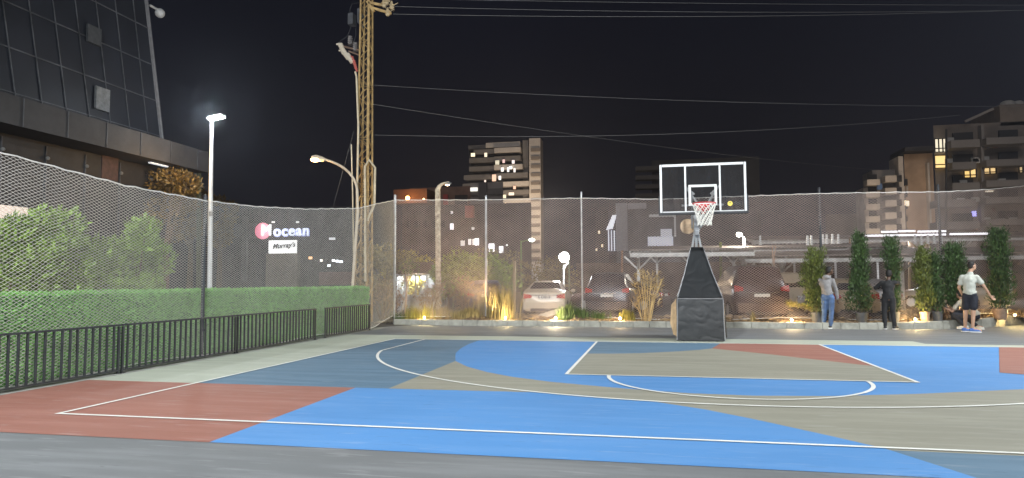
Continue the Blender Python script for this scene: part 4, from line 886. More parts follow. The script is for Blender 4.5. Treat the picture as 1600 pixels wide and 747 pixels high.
post(1421, 378, 470, .06, wood_post, 'brown wooden post behind the yellow-lit conifer', True)
post(1328, 372, 470, .05, MATS['rust_post'], 'thin brown post hidden behind the tall dense conifer', True)
# cable hose
b = MB(); g = G(1212, 485, .1); f = lambda px, py: atY(px, py, g.y)-g
b.tube([f(1208, 412), f(1207, 388)]+curve_pts(f(1207, 384), f(1216, 383), f(1210, 396), 6)+[f(1209, 440), f(1209, 466)]+curve_pts(f(1209, 470), f(1210, 479), f(1222, 480), 5)+[f(1240, 486)], .028, 7)
tag(b.build('cable_hose', mat('hose_tan', (.50, .34, .24), .6, var=.15), smooth=True, loc=g), 'tan cable hose hanging down in front of the dark van', 'hose')
# basket coil on top
b = MB(); g = atY(1219, 390, 16.2); b.tube([Vector((.17*math.cos(a), .02*math.sin(a*5), .13*math.sin(a))) for a in np.linspace(0, 6*PI, 60)], .012, 5); tag(b.build('wire_coil', galv, loc=g), 'coil of wire hung on the carport beam above the dark van', 'coil')

# ================================================================== KIOSK
e = empty('glazed_kiosk', (atY(617, 441, 17).x, 17, 0), 'small glazed kiosk with white lit windows and tiled roof left of the lamp column', 'kiosk')
k0, k1 = onb(e, 617, 428), onb(e, 682, 428); W_ = k1.x
b = MB(); b.bb(0, W_, 2.0, 2.1, 0, k0.z); b.bb(0, .1, 0, 2, 0, k0.z); b.bb(W_-.1, W_, 0, 2, 0, k0.z); b.bb(0, W_, 0, .1, 0, .75); b.build('wall', mat('kiosk_wall', (.42, .44, .44), .7, var=.2), e)
b = MB(); b.add([(-.3, -.3, k0.z), (W_+.3, -.3, k0.z), (W_+.3, 2.3, k0.z), (-.3, 2.3, k0.z), (.7, .8, k0.z+.62), (W_-.7, .8, k0.z+.62), (W_-.7, 1.2, k0.z+.62), (.7, 1.2, k0.z+.62)], [(0, 3, 2, 1), (4, 5, 6, 7), (0, 1, 5, 4), (1, 2, 6, 5), (2, 3, 7, 6), (3, 0, 4, 7)]); b.build('roof', mat('roof_tiles_brown', (.20, .12, .08), .8, var=.4, scale=9), e)
for k in range(5): b = MB(); x = W_*k/4; b.bb(x-.04, x+.04, -.03, .05, .75, k0.z-.02); b.build('window_frame', white_paint, e)
b = MB(); b.bb(0, W_, -.03, .05, .70, .78); b.bb(0, W_, -.03, .05, k0.z-.12, k0.z-.02); b.build('window_frame', white_paint, e)
for px in (648, 662): b = MB(); b.sphere(onb(e, px, 434, .5), (.16, .1, .12)); b.build('ceiling_lamp', emis('kiosk_lamp', (.9, .95, 1), 7), e)
lamp('kiosk_glow', 'POINT', e.location+onb(e, 650, 436, .9), 260, (.92, .96, 1), size=.2)

# ================================================================== CARS
glass_car = mat('car_glass', (.02, .022, .026), .12, var=0); tyre_m = mat('tyre', (.02, .02, .02), .8, var=.2); rim_m = mat('wheel_rim', (.4, .4, .41), .35, .8, var=.1)
tail_m = mat('tail_light_red', (.34, .015, .015), .2, var=0, emit=(1, .03, .03), estr=.03); plate_m = mat('plate_white', (.72, .70, .66), .5, var=0); trim_m = mat('car_trim_dark', (.03, .03, .032), .5, var=0); head_m = mat('headlight_glass', (.65, .68, .72), .15, var=0); chrome = mat('chrome', (.6, .6, .62), .2, .9, var=0)
PROF = {  # y, zbelt, zroof, half belt, half roof ; y=0 is the rear
 'sedan': [(0, .80, .80, .74, .60), (.06, .98, .98, .82, .68), (.25, 1.04, 1.05, .87, .70), (.62, 1.05, 1.10, .89, .68), (1.25, .98, 1.40, .90, .60), (2.0, .96, 1.45, .90, .59), (2.7, .95, 1.38, .90, .60), (3.35, .95, .99, .89, .68), (4.1, .84, .86, .86, .7), (4.45, .70, .72, .78, .6)],
 'suv': [(0, .85, .86, .80, .72), (.05, 1.05, 1.12, .90, .74), (.14, 1.10, 1.42, .93, .70), (.42, 1.10, 1.74, .94, .66), (1.2, 1.08, 1.80, .95, .66), (2.2, 1.06, 1.79, .95, .66), (2.9, 1.05, 1.66, .95, .66), (3.45, 1.05, 1.10, .94, .8), (4.3, .98, 1.0, .90, .78), (4.6, .72, .74, .84, .7)],
 'hatch': [(0, .70, .72, .76, .66), (.05, .98, 1.02, .84, .68), (.30, 1.02, 1.34, .86, .62), (.7, 1.0, 1.47, .87, .60), (1.8, .97, 1.50, .87, .60), (2.4, .96, 1.40, .87, .6), (3.05, .95, .98, .86, .7), (3.7, .84, .86, .83, .7), (4.0, .66, .68, .76, .6)]}
def car(name, kind, loc, rz, paint, label, cat, plate=None, hs=1., ws=1.):
    P = [(y, zb*hs, zr*hs, wb*ws, wr*ws) for y, zb, zr, wb, wr in PROF[kind]]; o = empty(name, loc, label, cat, rz=rz); L = P[-1][0]; clr = .24
    bm = bmesh.new(); rings = []
    for y, zb, zr, wb, wr in P:
        zm = clr+(zb-clr)*.5
        h = [(wb*.90, clr), (wb*1.0, zm*.9), (wb*1.015, zm*1.15), (wb, zb-.06), (wb*.965, zb), (wr+.02, max(zb+.005, zr-.06)), (wr*.88, zr), (0, zr+.02)]
        pts = [(-x, z) for x, z in h]+[(x, z) for x, z in reversed(h[:-1])]
        rings.append([bm.verts.new((x, y, z)) for x, z in pts])
    n = len(rings[0])
    for a, c in zip(rings[:-1], rings[1:]):
        for k in range(n-1): bm.faces.new((a[k], a[k+1], c[k+1], c[k]))
        bm.faces.new((a[n-1], a[0], c[0], c[n-1]))
    bm.faces.new(rings[0]); bm.faces.new(rings[-1][::-1]); bmesh.ops.recalc_face_normals(bm, faces=bm.faces[:])
    me = bpy.data.meshes.new('body'); bm.to_mesh(me); bm.free(); me.materials.append(paint); me.polygons.foreach_set('use_smooth', [True]*len(me.polygons)); me.set_sharp_from_angle(angle=R(32))
    body = bpy.data.objects.new('body', me); COL.objects.link(body); body.parent = o
    def quad(nm, pts, M, th=.012, par=o):
        pts = [Vector(p) for p in pts]; nn = (pts[1]-pts[0]).cross(pts[2]-pts[0]).normalized(); k = len(pts)
        q = MB(); q.add([p-nn*th for p in pts]+[p+nn*th for p in pts], [tuple(range(k)), tuple(range(k, 2*k))[::-1]]+[(i, i+k, (i+1) % k+k, (i+1) % k) for i in range(k)]); return q.build(nm, M, par)
    # rear window between the two stations where the roof rises most
    ri = 3 if kind == 'sedan' else (2 if kind == 'suv' else 1)
    (ya, zba, zra, wba, wra), (yb, zbb, zrb, wbb, wrb) = P[ri], P[ri+1]
    if kind == 'suv': A_ = (ya-.03, zba+.10, wra*.97); B_ = (yb-.05, zrb-.14, wrb*.90)
    else: A_ = (ya+.05, zra+.05, wra*.93); B_ = (yb-.05, zrb-.012, wrb*.84)
    quad('rear_window', [(-A_[2], A_[0]-.012, A_[1]), (A_[2], A_[0]-.012, A_[1]), (B_[2], B_[0]-.012, B_[1]), (-B_[2], B_[0]-.012, B_[1])], glass_car, .01)
    # windshield
    (yc, zbc, zrc, wbc, wrc), (yd, zbd, zrd, wbd, wrd) = P[-4] if True else None, P[-3]
    quad('windshield', [(-wrd*.92, yd-.06, zrd+.04), (wrd*.92, yd-.06, zrd+.04), (wrc*.88, yc+.06, zrc-.03), (-wrc*.88, yc+.06, zrc-.03)], glass_car, .012)
    for s in (-1, 1):
        r0, r1 = P[ri+1], P[-4]
        quad('side_window', [(s*(r0[3]*.955), r0[0]-.02, r0[1]+.05), (s*(r1[3]*.955), r1[0]+.38, r1[1]+.05), (s*(r1[4]+.05), r1[0]+.02, r1[2]-.12), (s*(r0[4]+.05), r0[0]+.05, r0[2]-.12)], glass_car, .012)
        # wheels
        for wy in (L*.19, L*.81):
            wv = MB(); wr_ = .335*(1.1 if kind == 'suv' else 1); t = []
            wv.tube([(s*(P[4][3]-.19), wy, wr_), (s*(P[4][3]+.01), wy, wr_)], wr_, 22); wh = wv.build('wheel', tyre_m, o, smooth=True)
            wv = MB(); wv.tube([(s*(P[4][3]-.02), wy, wr_), (s*(P[4][3]+.02), wy, wr_)], wr_*.62, 16); wv.build('rim', rim_m, wh)
        zt_ = P[1][1]-.14*hs if kind != 'suv' else 1.12*hs
        if kind == 'suv': quad('tail_light', [(s*.90*ws, -.0, .95*hs), (s*.62*ws, -.02, .98*hs), (s*.62*ws, .0, 1.10*hs), (s*.90*ws, .06, 1.16*hs)], tail_m, .03)
        else: quad('tail_light', [(s*.83*ws, .03, zt_-.10), (s*.50*ws, -.0, zt_-.07), (s*.50*ws, .015, zt_+.06), (s*.83*ws, .07, zt_+.09)], tail_m, .03)
        quad('headlight', [(s*.80*ws, L-.10, P[-1][1]-.05), (s*.45*ws, L+.0, P[-1][1]-.05), (s*.45*ws, L-.05, P[-1][1]+.07), (s*.78*ws, L-.2, P[-1][1]+.1)], head_m, .03)
        q = MB(); q.sphere((s*(P[5][3]+.12), P[-3][0]-.45, P[-3][1]+.08), (.11, .07, .08), 10, 6); q.build('side_mirror', paint, o, smooth=True)
    q = MB(); q.bb(-.84*ws, .84*ws, -.06, .12, .30, .62*hs); q.build('rear_bumper', paint, o, bevel=.03)
    q = MB(); q.bb(-.55*ws, .55*ws, -.07, .1, .25, .36); q.build('bumper_trim', trim_m, o)
    q = MB(); q.bb(-.80*ws, .80*ws, L-.12, L+.04, .28, .58); q.build('front_bumper', paint, o, bevel=.03)
    q = MB(); q.bb(-.42, .42, L+.0, L+.035, .60, .72); q.build('grille', trim_m, o)
    zp = .80*hs if kind != 'suv' else .84*hs
    q = MB(); q.bb(-.26, .26, -.045, -.02, zp-.055, zp+.055); pl = q.build('license_plate', plate_m, o)
    if plate: text_mesh('plate_number', plate, .13, trim_m, pl, (0, -.052, zp), (R(90), 0, 0), extrude=.001, bold=.003)
    q = MB(); q.bb(-.55*ws, .55*ws, -.035, -.0, zp+.075, zp+.10); q.build('trunk_trim', chrome, o)
    return o
def carat(px, Y): p = atY(px, 441, Y); return (p.x, Y, 0.0)
paint_w = mat('paint_white_warm_lit', (.50, .43, .33), .3, var=.04); paint_n = mat('paint_navy', (.014, .018, .03), .3, .2, var=.1); paint_r = mat('paint_maroon', (.030, .010, .011), .32, .2, var=.1); paint_b = mat('paint_beige', (.30, .23, .15), .4, var=.06); paint_s = mat('paint_silver', (.26, .26, .27), .3, .4, var=.06); paint_bl = mat('paint_blue', (.02, .03, .085), .35, var=.1)  # white paint is tinted tan for the warm light on the sedan
car('parked_car', 'sedan', carat(850, 10.9), R(4), paint_w, 'warm-tinted white sedan seen from behind with red tail lights', 'car', 'B 439018')
car('parked_car', 'suv', carat(948, 12.2), R(-4), paint_n, 'dark navy car with tall red tail lights right of the globe lamp', 'car', '   ')
car('parked_car', 'suv', carat(1190, 8.6), R(6), paint_r, 'dark maroon people carrier parked close behind the net, right of the hoop', 'car', '   ', hs=1.10, ws=1.02)
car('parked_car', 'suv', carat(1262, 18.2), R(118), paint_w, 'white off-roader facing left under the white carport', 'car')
car('parked_car', 'hatch', carat(1336, 11.0), R(3), paint_b, 'beige hatchback behind the tall dense conifer', 'car', '   ')
car('parked_car', 'hatch', carat(1405, 15.5), R(80), paint_s, 'silver car glimpsed right of the man in black', 'car')
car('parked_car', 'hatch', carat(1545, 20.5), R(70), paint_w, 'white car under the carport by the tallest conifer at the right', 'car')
car('parked_car', 'sedan', carat(1040, 16), R(75), paint_r, 'dark red sedan side-on behind the dry bamboo stalks', 'car')
car('parked_car', 'hatch', carat(758, 14.5), R(12), paint_bl, 'blue car half hidden by shrubs left of the straw grass', 'car')
# ================================================================== POTTED CONIFERS
con_d = leaf_mat('conifer_green', (.045, .085, .022), .6, .4); con_y = leaf_mat('conifer_gold_green', (.10, .125, .022), .5, .4)
pot_g = mat('pot_grey', (.10, .10, .10), .7, var=.25); pot_t = mat('pot_terracotta', (.42, .28, .17), .75, var=.2)
def conifer(px, Y, ytop, wpx, label, pot, seed, profile, n=5200, pr=.17, M=con_d, potz=.30):
    rs = np.random.default_rng(seed); T = atY(px, ytop, Y); z0 = soil_z(T.x, Y)-.03; o = empty('potted_conifer', (T.x, Y, z0), label, 'conifer', 'potted conifers along the kerb'); H_ = T.z-z0; sc_ = (T-CAM).length/FP; W = wpx*sc_/2*.86
    b = MB(); b.lathe((0, 0, 0), [(0, 0), (pr*.78, 0), (pr, potz), (pr*1.08, potz), (pr*1.08, potz+.03), (pr*.95, potz+.03), (pr*.9, potz-.02), (0, potz-.02)], 22); b.build('pot', pot, o, smooth=True)
    b = MB(); b.tube([(0, 0, potz-.03), (.02, 0, H_*.5), (0, 0, H_*.93)], [.028, .018, .006], 6); b.build('stem', bark, o)
    Z = np.linspace(0, 1, len(profile)); P = []; D = []
    nb = 120
    for i in range(nb):
        u = (i+.5)/nb; a = i*2.4+rs.uniform(-.4, .4); w_ = np.interp(u, Z, profile)*W*rs.uniform(.45, 1.08)*(.86+.16*math.sin(a*1+seed*2+u*6)); z = potz+.08+(H_-potz-.12)*u
        ox = .05*math.sin(u*4+seed*1.7)*math.sin(u*PI); base = np.array([ox, 0, z-.12]); tip = np.array([ox+math.cos(a)*w_, math.sin(a)*w_, z+.10+.10*rs.random()])
        k = n//nb; t = rs.uniform(.15, 1, k)[:, None]**.7; spread = .075*(1-.45*t)+.018
        pp = base+(tip-base)*t+rs.normal(0, 1, (k, 3))*spread*[.8, .8, 1]; P.append(pp)
        d = (tip-base)/np.linalg.norm(tip-base); D.append(np.tile(d*.9+[0, 0, 1.0], (k, 1))+rs.normal(0, .15, (k, 3)))
    leaf_cloud(np.concatenate(P), np.concatenate(D), .085, M, 'foliage', o, aspect=.32, jitter=.55); return o
conifer(1273, 5.80, 395, 50, 'potted conifer with gold-green tips beside the man in the grey hoodie', pot_g, 1, [.75, .9, .8, .95, 1, .85, .75, .5], M=con_y)
conifer(1342, 5.80, 371, 46, 'tall dense green potted conifer between the man in the hoodie and the man in black', pot_g, 2, [1.0, 1.1, .95, .6, .75, .85, .55, .6, .55, .3], n=6200)
conifer(1392, 5.85, 377, 30, 'slim green potted conifer right behind the head of the man in black', pot_g, 3, [.9, .9, .7, .55, .5, .95, 1.1, .9, .7], n=4600)
conifer(1441, 5.86, 395, 38, 'yellow-lit ragged potted conifer in a pale terracotta pot', pot_t, 4, [.75, 1.0, .7, .45, .6, .9, .7, .5, .35], M=con_y, n=4800, pr=.13)
conifer(1461, 5.98, 402, 26, 'narrow dark conifer tucked against the yellow-lit ragged one', pot_g, 5, [.6, .8, .8, .9, .9, .8, .5], n=3200, pr=.14)
conifer(1490, 6.38, 387, 40, 'dark green bushy potted conifer left of the man in shorts', pot_g, 6, [.9, 1, .95, .9, .95, 1, .85, .6], n=6000)
conifer(1557, 7.05, 363, 46, 'tallest potted conifer, just right of the man in shorts', mat('pot_brown', (.24, .17, .12), .7, var=.25), 7, [.7, .9, 1, .8, .75, .85, .95, .85, .8, .5], n=6800, pr=.2)

# ================================================================== BED PLANTS, ROCKS, UPLIGHTS
straw = mat('straw_blade', (.34, .26, .11), .8, var=.25, scale=4, island=.35); gbl = mat('green_blade', (.09, .13, .035), .7, var=.25, scale=4, island=.4); gold = mat('gold_blade', (.22, .19, .04), .7, var=.2, island=.35)
def blades(name, cx, cy, rx, ry, n, h, M, label, cat='grass clump', grp='grass clumps in the planting bed', wd=.011, lean=.35, par=None, top=True):
    xs = rng.normal(0, .45, n)*rx; ys = rng.normal(0, .45, n)*ry; hh = h*rng.uniform(.35, 1.05, n); a = rng.uniform(0, 2*PI, n); ln_ = lean*rng.uniform(.2, 1.2, n)*hh; V = np.zeros((n, 5, 3))
    for i in range(n):
        z0 = soil_z(cx+xs[i], cy+ys[i])-.03-soil_z(cx, cy); dx, dy = math.cos(a[i]), math.sin(a[i]); wx, wy = -dy*wd, dx*wd
        if abs(wx) < .4*wd: wx = wd*.6
        b0 = np.array([xs[i], ys[i], z0]); m1 = b0+[dx*ln_[i]*.3, dy*ln_[i]*.3, hh[i]*.6]; t1 = b0+[dx*ln_[i], dy*ln_[i], hh[i]]
        V[i] = [b0-[wx, wy, 0], b0+[wx, wy, 0], m1+[wx*.7, wy*.7, 0], m1-[wx*.7, wy*.7, 0], t1]
    F = []; 
    for i in range(n): k = i*5; F += [(k, k+1, k+2, k+3), (k+3, k+2, k+4)]
    me = bpy.data.meshes.new(name); me.from_pydata(V.reshape(-1, 3).tolist(), [], F); me.materials.append(M); o = bpy.data.objects.new(name, me); COL.objects.link(o)
    o.location = (cx, cy, soil_z(cx, cy)); return tag(o, label, cat, grp)
def B(px, Y): return atY(px, 441, Y).x
blades('grass_clump', B(655, 6.1), 6.1, .55, .3, 420, .55, gold, 'golden lit grass clump at the foot of the young bare tree')
blades('grass_clump', B(690, 6.3), 6.3, .6, .3, 300, .42, straw, 'short straw grass at the foot of the concrete lamp column')
blades('grass_clump', B(730, 6.0), 6.0, .5, .2, 700, .36, straw, 'low dry grass spread between two grey net posts')
blades('grass_clump', B(783, 6.05), 6.05, .42, .3, 560, 1.25, straw, 'tall glowing straw grass left of the white sedan', lean=.3)
blades('grass_clump', B(758, 6.5), 6.5, .45, .3, 240, 1.0, straw, 'thin tall straw grass behind the glowing clump', lean=.4)
blades('grass_clump', B(884, 5.9), 5.9, .26, .2, 420, .52, gbl, 'green grass tuft at the right rear corner of the white sedan')
blades('grass_clump', B(905, 6.1), 6.1, .3, .2, 260, .40, gbl, 'lower green grass tuft beside the net post near the globe lamp')
blades('grass_clump', B(935, 6.0), 6.0, .28, .2, 240, .34, gbl, 'small green grass tuft under the dark navy car')
blades('grass_clump', B(979, 5.95), 5.95, .22, .2, 300, .42, gold, 'small yellow-green tuft lit by the ground spotlight')
blades('grass_clump', B(1175, 5.95), 5.95, .07, .06, 70, .42, straw, 'little dry tuft standing in bare soil before the maroon car', lean=.15)
blades('grass_clump', B(625, 6.2), 6.2, .35, .25, 220, .3, gbl, 'low green weeds at the corner net post')
# litter and dry stalks lying on the soil: uncountable
n = 2600; xs = rng.uniform(-9.4, 10.5, n); V = []; F = []
for i in range(n):
    x = xs[i]; y = kerb_y(x)+.2+rng.random()**1.4*2.2; a = rng.uniform(0, PI); l = rng.uniform(.03, .16)*(2.5 if rng.random() < .12 else 1); dx, dy = math.cos(a)*l, math.sin(a)*l; z = soil_z(x, y)+.012; k = len(V)
    V += [(x-dx-dy*.05, y-dy+dx*.05, z), (x-dx+dy*.05, y-dy-dx*.05, z), (x+dx, y+dy, z+rng.uniform(.0, .06)), (x, y, z+.03)]; F += [(k, k+1, k+2), (k, k+2, k+3)]
me = bpy.data.meshes.new('dry_litter'); me.from_pydata(V, [], F); me.materials.append(mat('dry_litter_m', (.34, .24, .13), .9, var=.4, scale=3, island=.5)); o = bpy.data.objects.new('dry_litter', me); COL.objects.link(o); tag(o, 'dry leaves and twigs scattered over the bare planting bed', 'plant litter', kind='stuff')
# dry bamboo clump
bam = mat('bamboo_dry', (.50, .36, .17), .7, var=.25, scale=5, island=.2); gx, gy = B(1010, 6.0), 6.0
o = empty('dry_bamboo', (gx, gy, soil_z(gx, gy)-.02), 'dry yellow bamboo stalks fanning out left of the hoop base', 'bamboo'); f = lambda px, py, dy=0: atY(px, py, gy+dy)-o.location
for (bx_, tx_, ty_) in ((1004, 990, 452), (1006, 996, 440), (1008, 1000, 424), (1010, 1004, 418), (1011, 1012, 430), (1013, 1020, 422), (1015, 1027, 436), (1016, 1034, 440), (1013, 1037, 432), (1009, 1008, 438), (1005, 986, 470), (1014, 1023, 452)):
    b = MB(); A = f(bx_, 500, random.uniform(-.12, .12)); A.z = 0; T = f(tx_, ty_, random.uniform(-.3, .3)); m_ = A.lerp(T, .5)+Vector((-(T.x-A.x)*.12, 0, .08)); b.tube([A, m_, T], [.016, .013, .006], 6)
    for q in range(5): c = m_.lerp(T, q/5); b.tube([c, c+Vector((random.uniform(-.16, .16), random.uniform(-.1, .1), random.uniform(.05, .22)))], [.006, .002], 4)
    b.build('stalk', bam, o)
P = []; D = []
for q in range(260): c = f(random.uniform(988, 1034), random.uniform(425, 480)); P.append(c); D.append((random.uniform(-1, 1), random.uniform(-.5, .5), random.uniform(.2, 1)))
leaf_cloud(P, D, .16, bam, 'leaves', o, aspect=.16, jitter=.3)
# young bare tree near the corner
gx, gy = B(633, 6.4), 6.4; o = empty('young_tree', (gx, gy, soil_z(gx, gy)-.03), 'young bare tree with a pale curved trunk right of the corner net post', 'tree'); f = lambda px, py, dy=0: atY(px, py, gy+dy)-o.location
b = MB(); b.tube([Vector((0, 0, 0)), f(634, 470), f(636, 448), f(635, 432)], [.045, .04, .035, .025], 8)
for (x, y) in ((645, 428), (628, 430), (641, 420), (632, 418), (648, 424)): b.tube([f(635, 446 if x > 640 else 440), f((x+635)/2, y+8), f(x, y-6)], [.022, .014, .006], 5)
b.build('trunk', mat('pale_bark', (.50, .34, .22), .8, var=.25, scale=9), o, smooth=True)
crown('leaves', o, [(*f(636, 416), .3, .2, .22), (*f(648, 420), .2, .2, .15)], 90, .10, grn)
# low branch with golden needles, near the left conifer
P = []; D = []; gx, gy = B(1247, 5.9), 5.9; zz = atY(1247, 477, gy).z
for q in range(420): t = random.random(); P.append(((t-.5)*.78, random.gauss(0, .05), .10*(.5-t)+random.gauss(0, .045)-.0)); D.append((.6, 0, .3))
o = empty('fallen_branch', (gx, gy, zz), 'gold-lit conifer branch reaching left out of the first potted conifer', 'branch'); leaf_cloud(P, D, .07, gold, 'needles', o, aspect=.3, jitter=.5); b = MB(); b.tube([(-.4, 0, .06), (.45, 0, -.05)], .008, 5); b.build('twig', bark, o)
# rocks
rock_m = mat('bed_rock', (.34, .25, .16), .9, var=.3, scale=8, bump=1, bscale=20)
def rock(px, Y, r, label):
    bm = bmesh.new(); bmesh.ops.create_icosphere(bm, subdivisions=3, radius=1); s = random.random()*9
    for v in bm.verts: v.co *= 1+.18*math.sin(v.co.x*3+s)*math.cos(v.co.y*4+s)+.10*math.sin(v.co.z*7+s*2)+.05*math.sin(v.co.x*13+v.co.y*11)
    bmesh.ops.scale(bm, vec=(r, r*.8, r*.62), verts=bm.verts); me = bpy.data.meshes.new('rock'); bm.to_mesh(me); bm.free(); me.materials.append(rock_m); me.polygons.foreach_set('use_smooth', [True]*len(me.polygons)); x = B(px, Y)
    o = bpy.data.objects.new('rock', me); COL.objects.link(o); o.location = (x, Y, soil_z(x, Y)+r*.35); tag(o, label, 'rock', 'rocks in the planting bed')
for a in ((1137, 6.6, .18, 'larger tan rock just right of the hoop base'), (1150, 6.55, .15, 'rounded tan rock right of the larger one by the hoop base'), (953, 6.4, .13, 'tan rock half left of the lit ground spotlight'), (944, 6.3, .09, 'smallest tan rock beside the green tuft'), (1041, 6.8, .12, 'tan rock in the shade left of the hoop base'), (1330, 6.5, .10, 'small rock at the foot of the tall dense conifer'), (700, 6.1, .08, 'small pale rock near the foot of the concrete lamp column'), (1408, 6.3, .12, 'flat sunlit-looking rock between the man in black and the yellow conifer')): rock(*a)
# low mounds of cut brush behind the kerb
for px, Y, wd, lab in ((1320, 6.5, .55, 'heap of dry cut brush between the first two potted conifers'), (1460, 6.6, .5, 'heap of dry brush behind the terracotta pot'), (1590, 8.2, .7, 'heap of dark brush at the right edge behind the kerb')):
    x = B(px, Y); blades('brush_heap', x, Y, wd, .25, 420, .32, mat('brush_twig', (.26, .18, .11), .9, var=.3, island=.5), lab, 'brush heap', 'heaps of dry brush', wd=.009, lean=1.6)
# plank / pallet edge beside the sedan
b = MB(); A, C_ = atY(838, 497, 6.7), atY(872, 486, 6.6); b.bar((0, 0, 0), C_-A, .03, .16); tag(b.build('plank', mat('plank_pale', (.42, .40, .36), .8, var=.25), loc=A), 'pale plank leaning up in front of the white sedan bumper', 'plank')
# bundled net cord at the corner
b = MB(); A = G(600, 505); b.tube([Vector((0, 0, .02)), Vector((.2, .2, .15)), Vector((.45, .5, .4)), Vector((.6, .6, .9))], [.05, .06, .05, .02], 7); b.tube([Vector((-.3, -.15, .02)), Vector((.1, .1, .06)), Vector((.5, .3, .05)), Vector((.8, .3, .04))], [.02, .05, .05, .02], 7); tag(b.build('gathered_net', mat('gathered_net_m', (.55, .50, .40), .9, var=.25, scale=12), smooth=True, loc=A), 'gathered end of netting bundled on the ground by the railing end', 'netting')

def uplight(px, Y, power, col, label, vis=True, tgt=(0, .5, 1.6), s=10):
    power *= 1.5
    x = B(px, Y); z = soil_z(x, Y); o = empty('ground_spotlight', (x, Y, z), label, 'spotlight', 'small ground spotlights in the planting bed')
    b = MB(); b.tube([(0, 0, -.08), (0, 0, .05)], .012, 6); b.tube([(0, -.03, .06), (0, .045, .10)], .045, 12); b.build('housing', dark_metal, o)
    b = MB(); b.sphere((0, -.0 if not vis else -.035, .085 if vis else .12), (.038, .03, .038), 12, 8); b.build('lens', emis('uplight_lens_%d' % px, col, s), o)
    l = lamp('uplight_glow', 'POINT', (x, Y-.12, z+.20), power, col, size=.05); return o
WARM = (1, .70, .36)
uplight(968, 5.62, 26, WARM, 'lit ground spotlight glaring just left of the yellow-green tuft', s=60)
uplight(1235, 5.66, 60, WARM, 'lit ground spotlight glaring left of the first potted conifer', s=60)
uplight(868, 5.62, 85, (1, .78, .5), 'small lit ground spotlight below the bumper of the white sedan', s=30)
uplight(664, 5.75, 34, (1, .78, .34), 'ground spotlight in the golden grass by the young bare tree', s=20)
uplight(790, 5.68, 34, (1, .76, .36), 'ground spotlight hidden at the foot of the tall straw grass', s=10)
uplight(1427, 5.74, 55, (1, .70, .30), 'ground spotlight lighting the ragged conifer in the terracotta pot', s=8)
uplight(1582, 7.3, 65, (1, .70, .28), 'ground spotlight right of the tallest potted conifer', s=8)
uplight(1500, 6.9, 40, (1, .62, .28), 'ground spotlight behind the crouching man', s=5)
lamp('pylon_side_glow', 'POINT', (-8.4, 8.2, 1.0), 110, (1, .66, .3), size=.1)

# ================================================================== PEOPLE
def shape_mesh(name, parts, voxel, M, parent=None, smooth=4, disp=0, dscale=.12):
    """union of tapered limbs and ellipsoids grown into ONE continuous surface"""
    b = MB()
    for p in parts:
        if p[0] == 'c':
            _, a, c, r0, r1 = p; a, c = Vector(a), Vector(c); b.tube([a, c], [r0, r1], 14); b.sphere(a, r0, 14, 8); b.sphere(c, r1, 14, 8)
        else:
            _, c, r, *rot = p; b.sphere(c, r, 18, 12, rot[0] if rot else None)
    o = b.build(name, M, None); md = o.modifiers.new('r', 'REMESH'); md.mode = 'VOXEL'; md.voxel_size = voxel
    ms = o.modifiers.new('s', 'SMOOTH'); ms.iterations = smooth; ms.factor = .5
    if disp:
        tx = bpy.data.textures.new('folds', 'CLOUDS'); tx.noise_scale = dscale; dm = o.modifiers.new('d', 'DISPLACE'); dm.texture = tx; dm.strength = disp; dm.mid_level = .5
    me = bpy.data.meshes.new_from_object(o.evaluated_get(bpy.context.evaluated_depsgraph_get())); old = o.data; o.modifiers.clear(); o.data = me; bpy.data.meshes.remove(old); me.name = name
    me.polygons.foreach_set('use_smooth', [True]*len(me.polygons)); o.parent = parent; return o
def V(*a): return Vector(a)
def hand_parts(w_, d, side, curl=.5, nrm=V(0, 1, 0)):
    """palm plus five curled fingers; w_: wrist, d: direction of the hand, side: thumb side vector"""
    d = d.normalized(); side = (side-d*side.dot(d)).normalized(); n = d.cross(side).normalized(); out = []
    for k in (-1.1, -.35, .35, 1.1): out.append(('c', w_+side*.012*k, w_+d*.085+side*.021*k, .016, .013))
    for k, L in ((-1.5, .058), (-.5, .072), (.5, .078), (1.5, .070)):
        a = w_+d*.088+side*.0195*k*.95; m1 = a+d*L*.5+n*.008*curl*2; t = m1+d*L*.45*(1-.5*curl)+n*L*.5*curl; out += [('c', a, m1, .0095, .009), ('c', m1, t, .009, .0075)]
    a = w_+d*.025+side*.028; m1 = a+d*.035+side*.028+n*.01; out += [('c', a, m1, .0125, .0105), ('c', m1, m1+d*.032+side*.004+n*.012, .0105, .0085)]
    return out
def head_parts(c, f, u=V(0, 0, 1), s=1.0):
    f = (f-u*f.dot(u)).normalized(); r = f.cross(u).normalized(); m3 = Matrix((r, f, u)).transposed(); w3 = lambda x, y, z: c+m3@Vector((x, y, z))*s
    return [('e', w3(0, -.005, .02), (.077*s, .096*s, .105*s), m3), ('e', w3(0, .035, -.055), (.056*s, .062*s, .065*s), m3), ('e', w3(0, .098, -.012), (.013*s, .022*s, .026*s), m3), ('e', w3(0, .085, -.052), (.024*s, .014*s, .010*s), m3),
            ('e', w3(.079, 0, -.01), (.010*s, .02*s, .031*s), m3), ('e', w3(-.079, 0, -.01), (.010*s, .02*s, .031*s), m3), ('e', w3(0, .085, .022), (.05*s, .014*s, .012*s), m3)], w3, m3
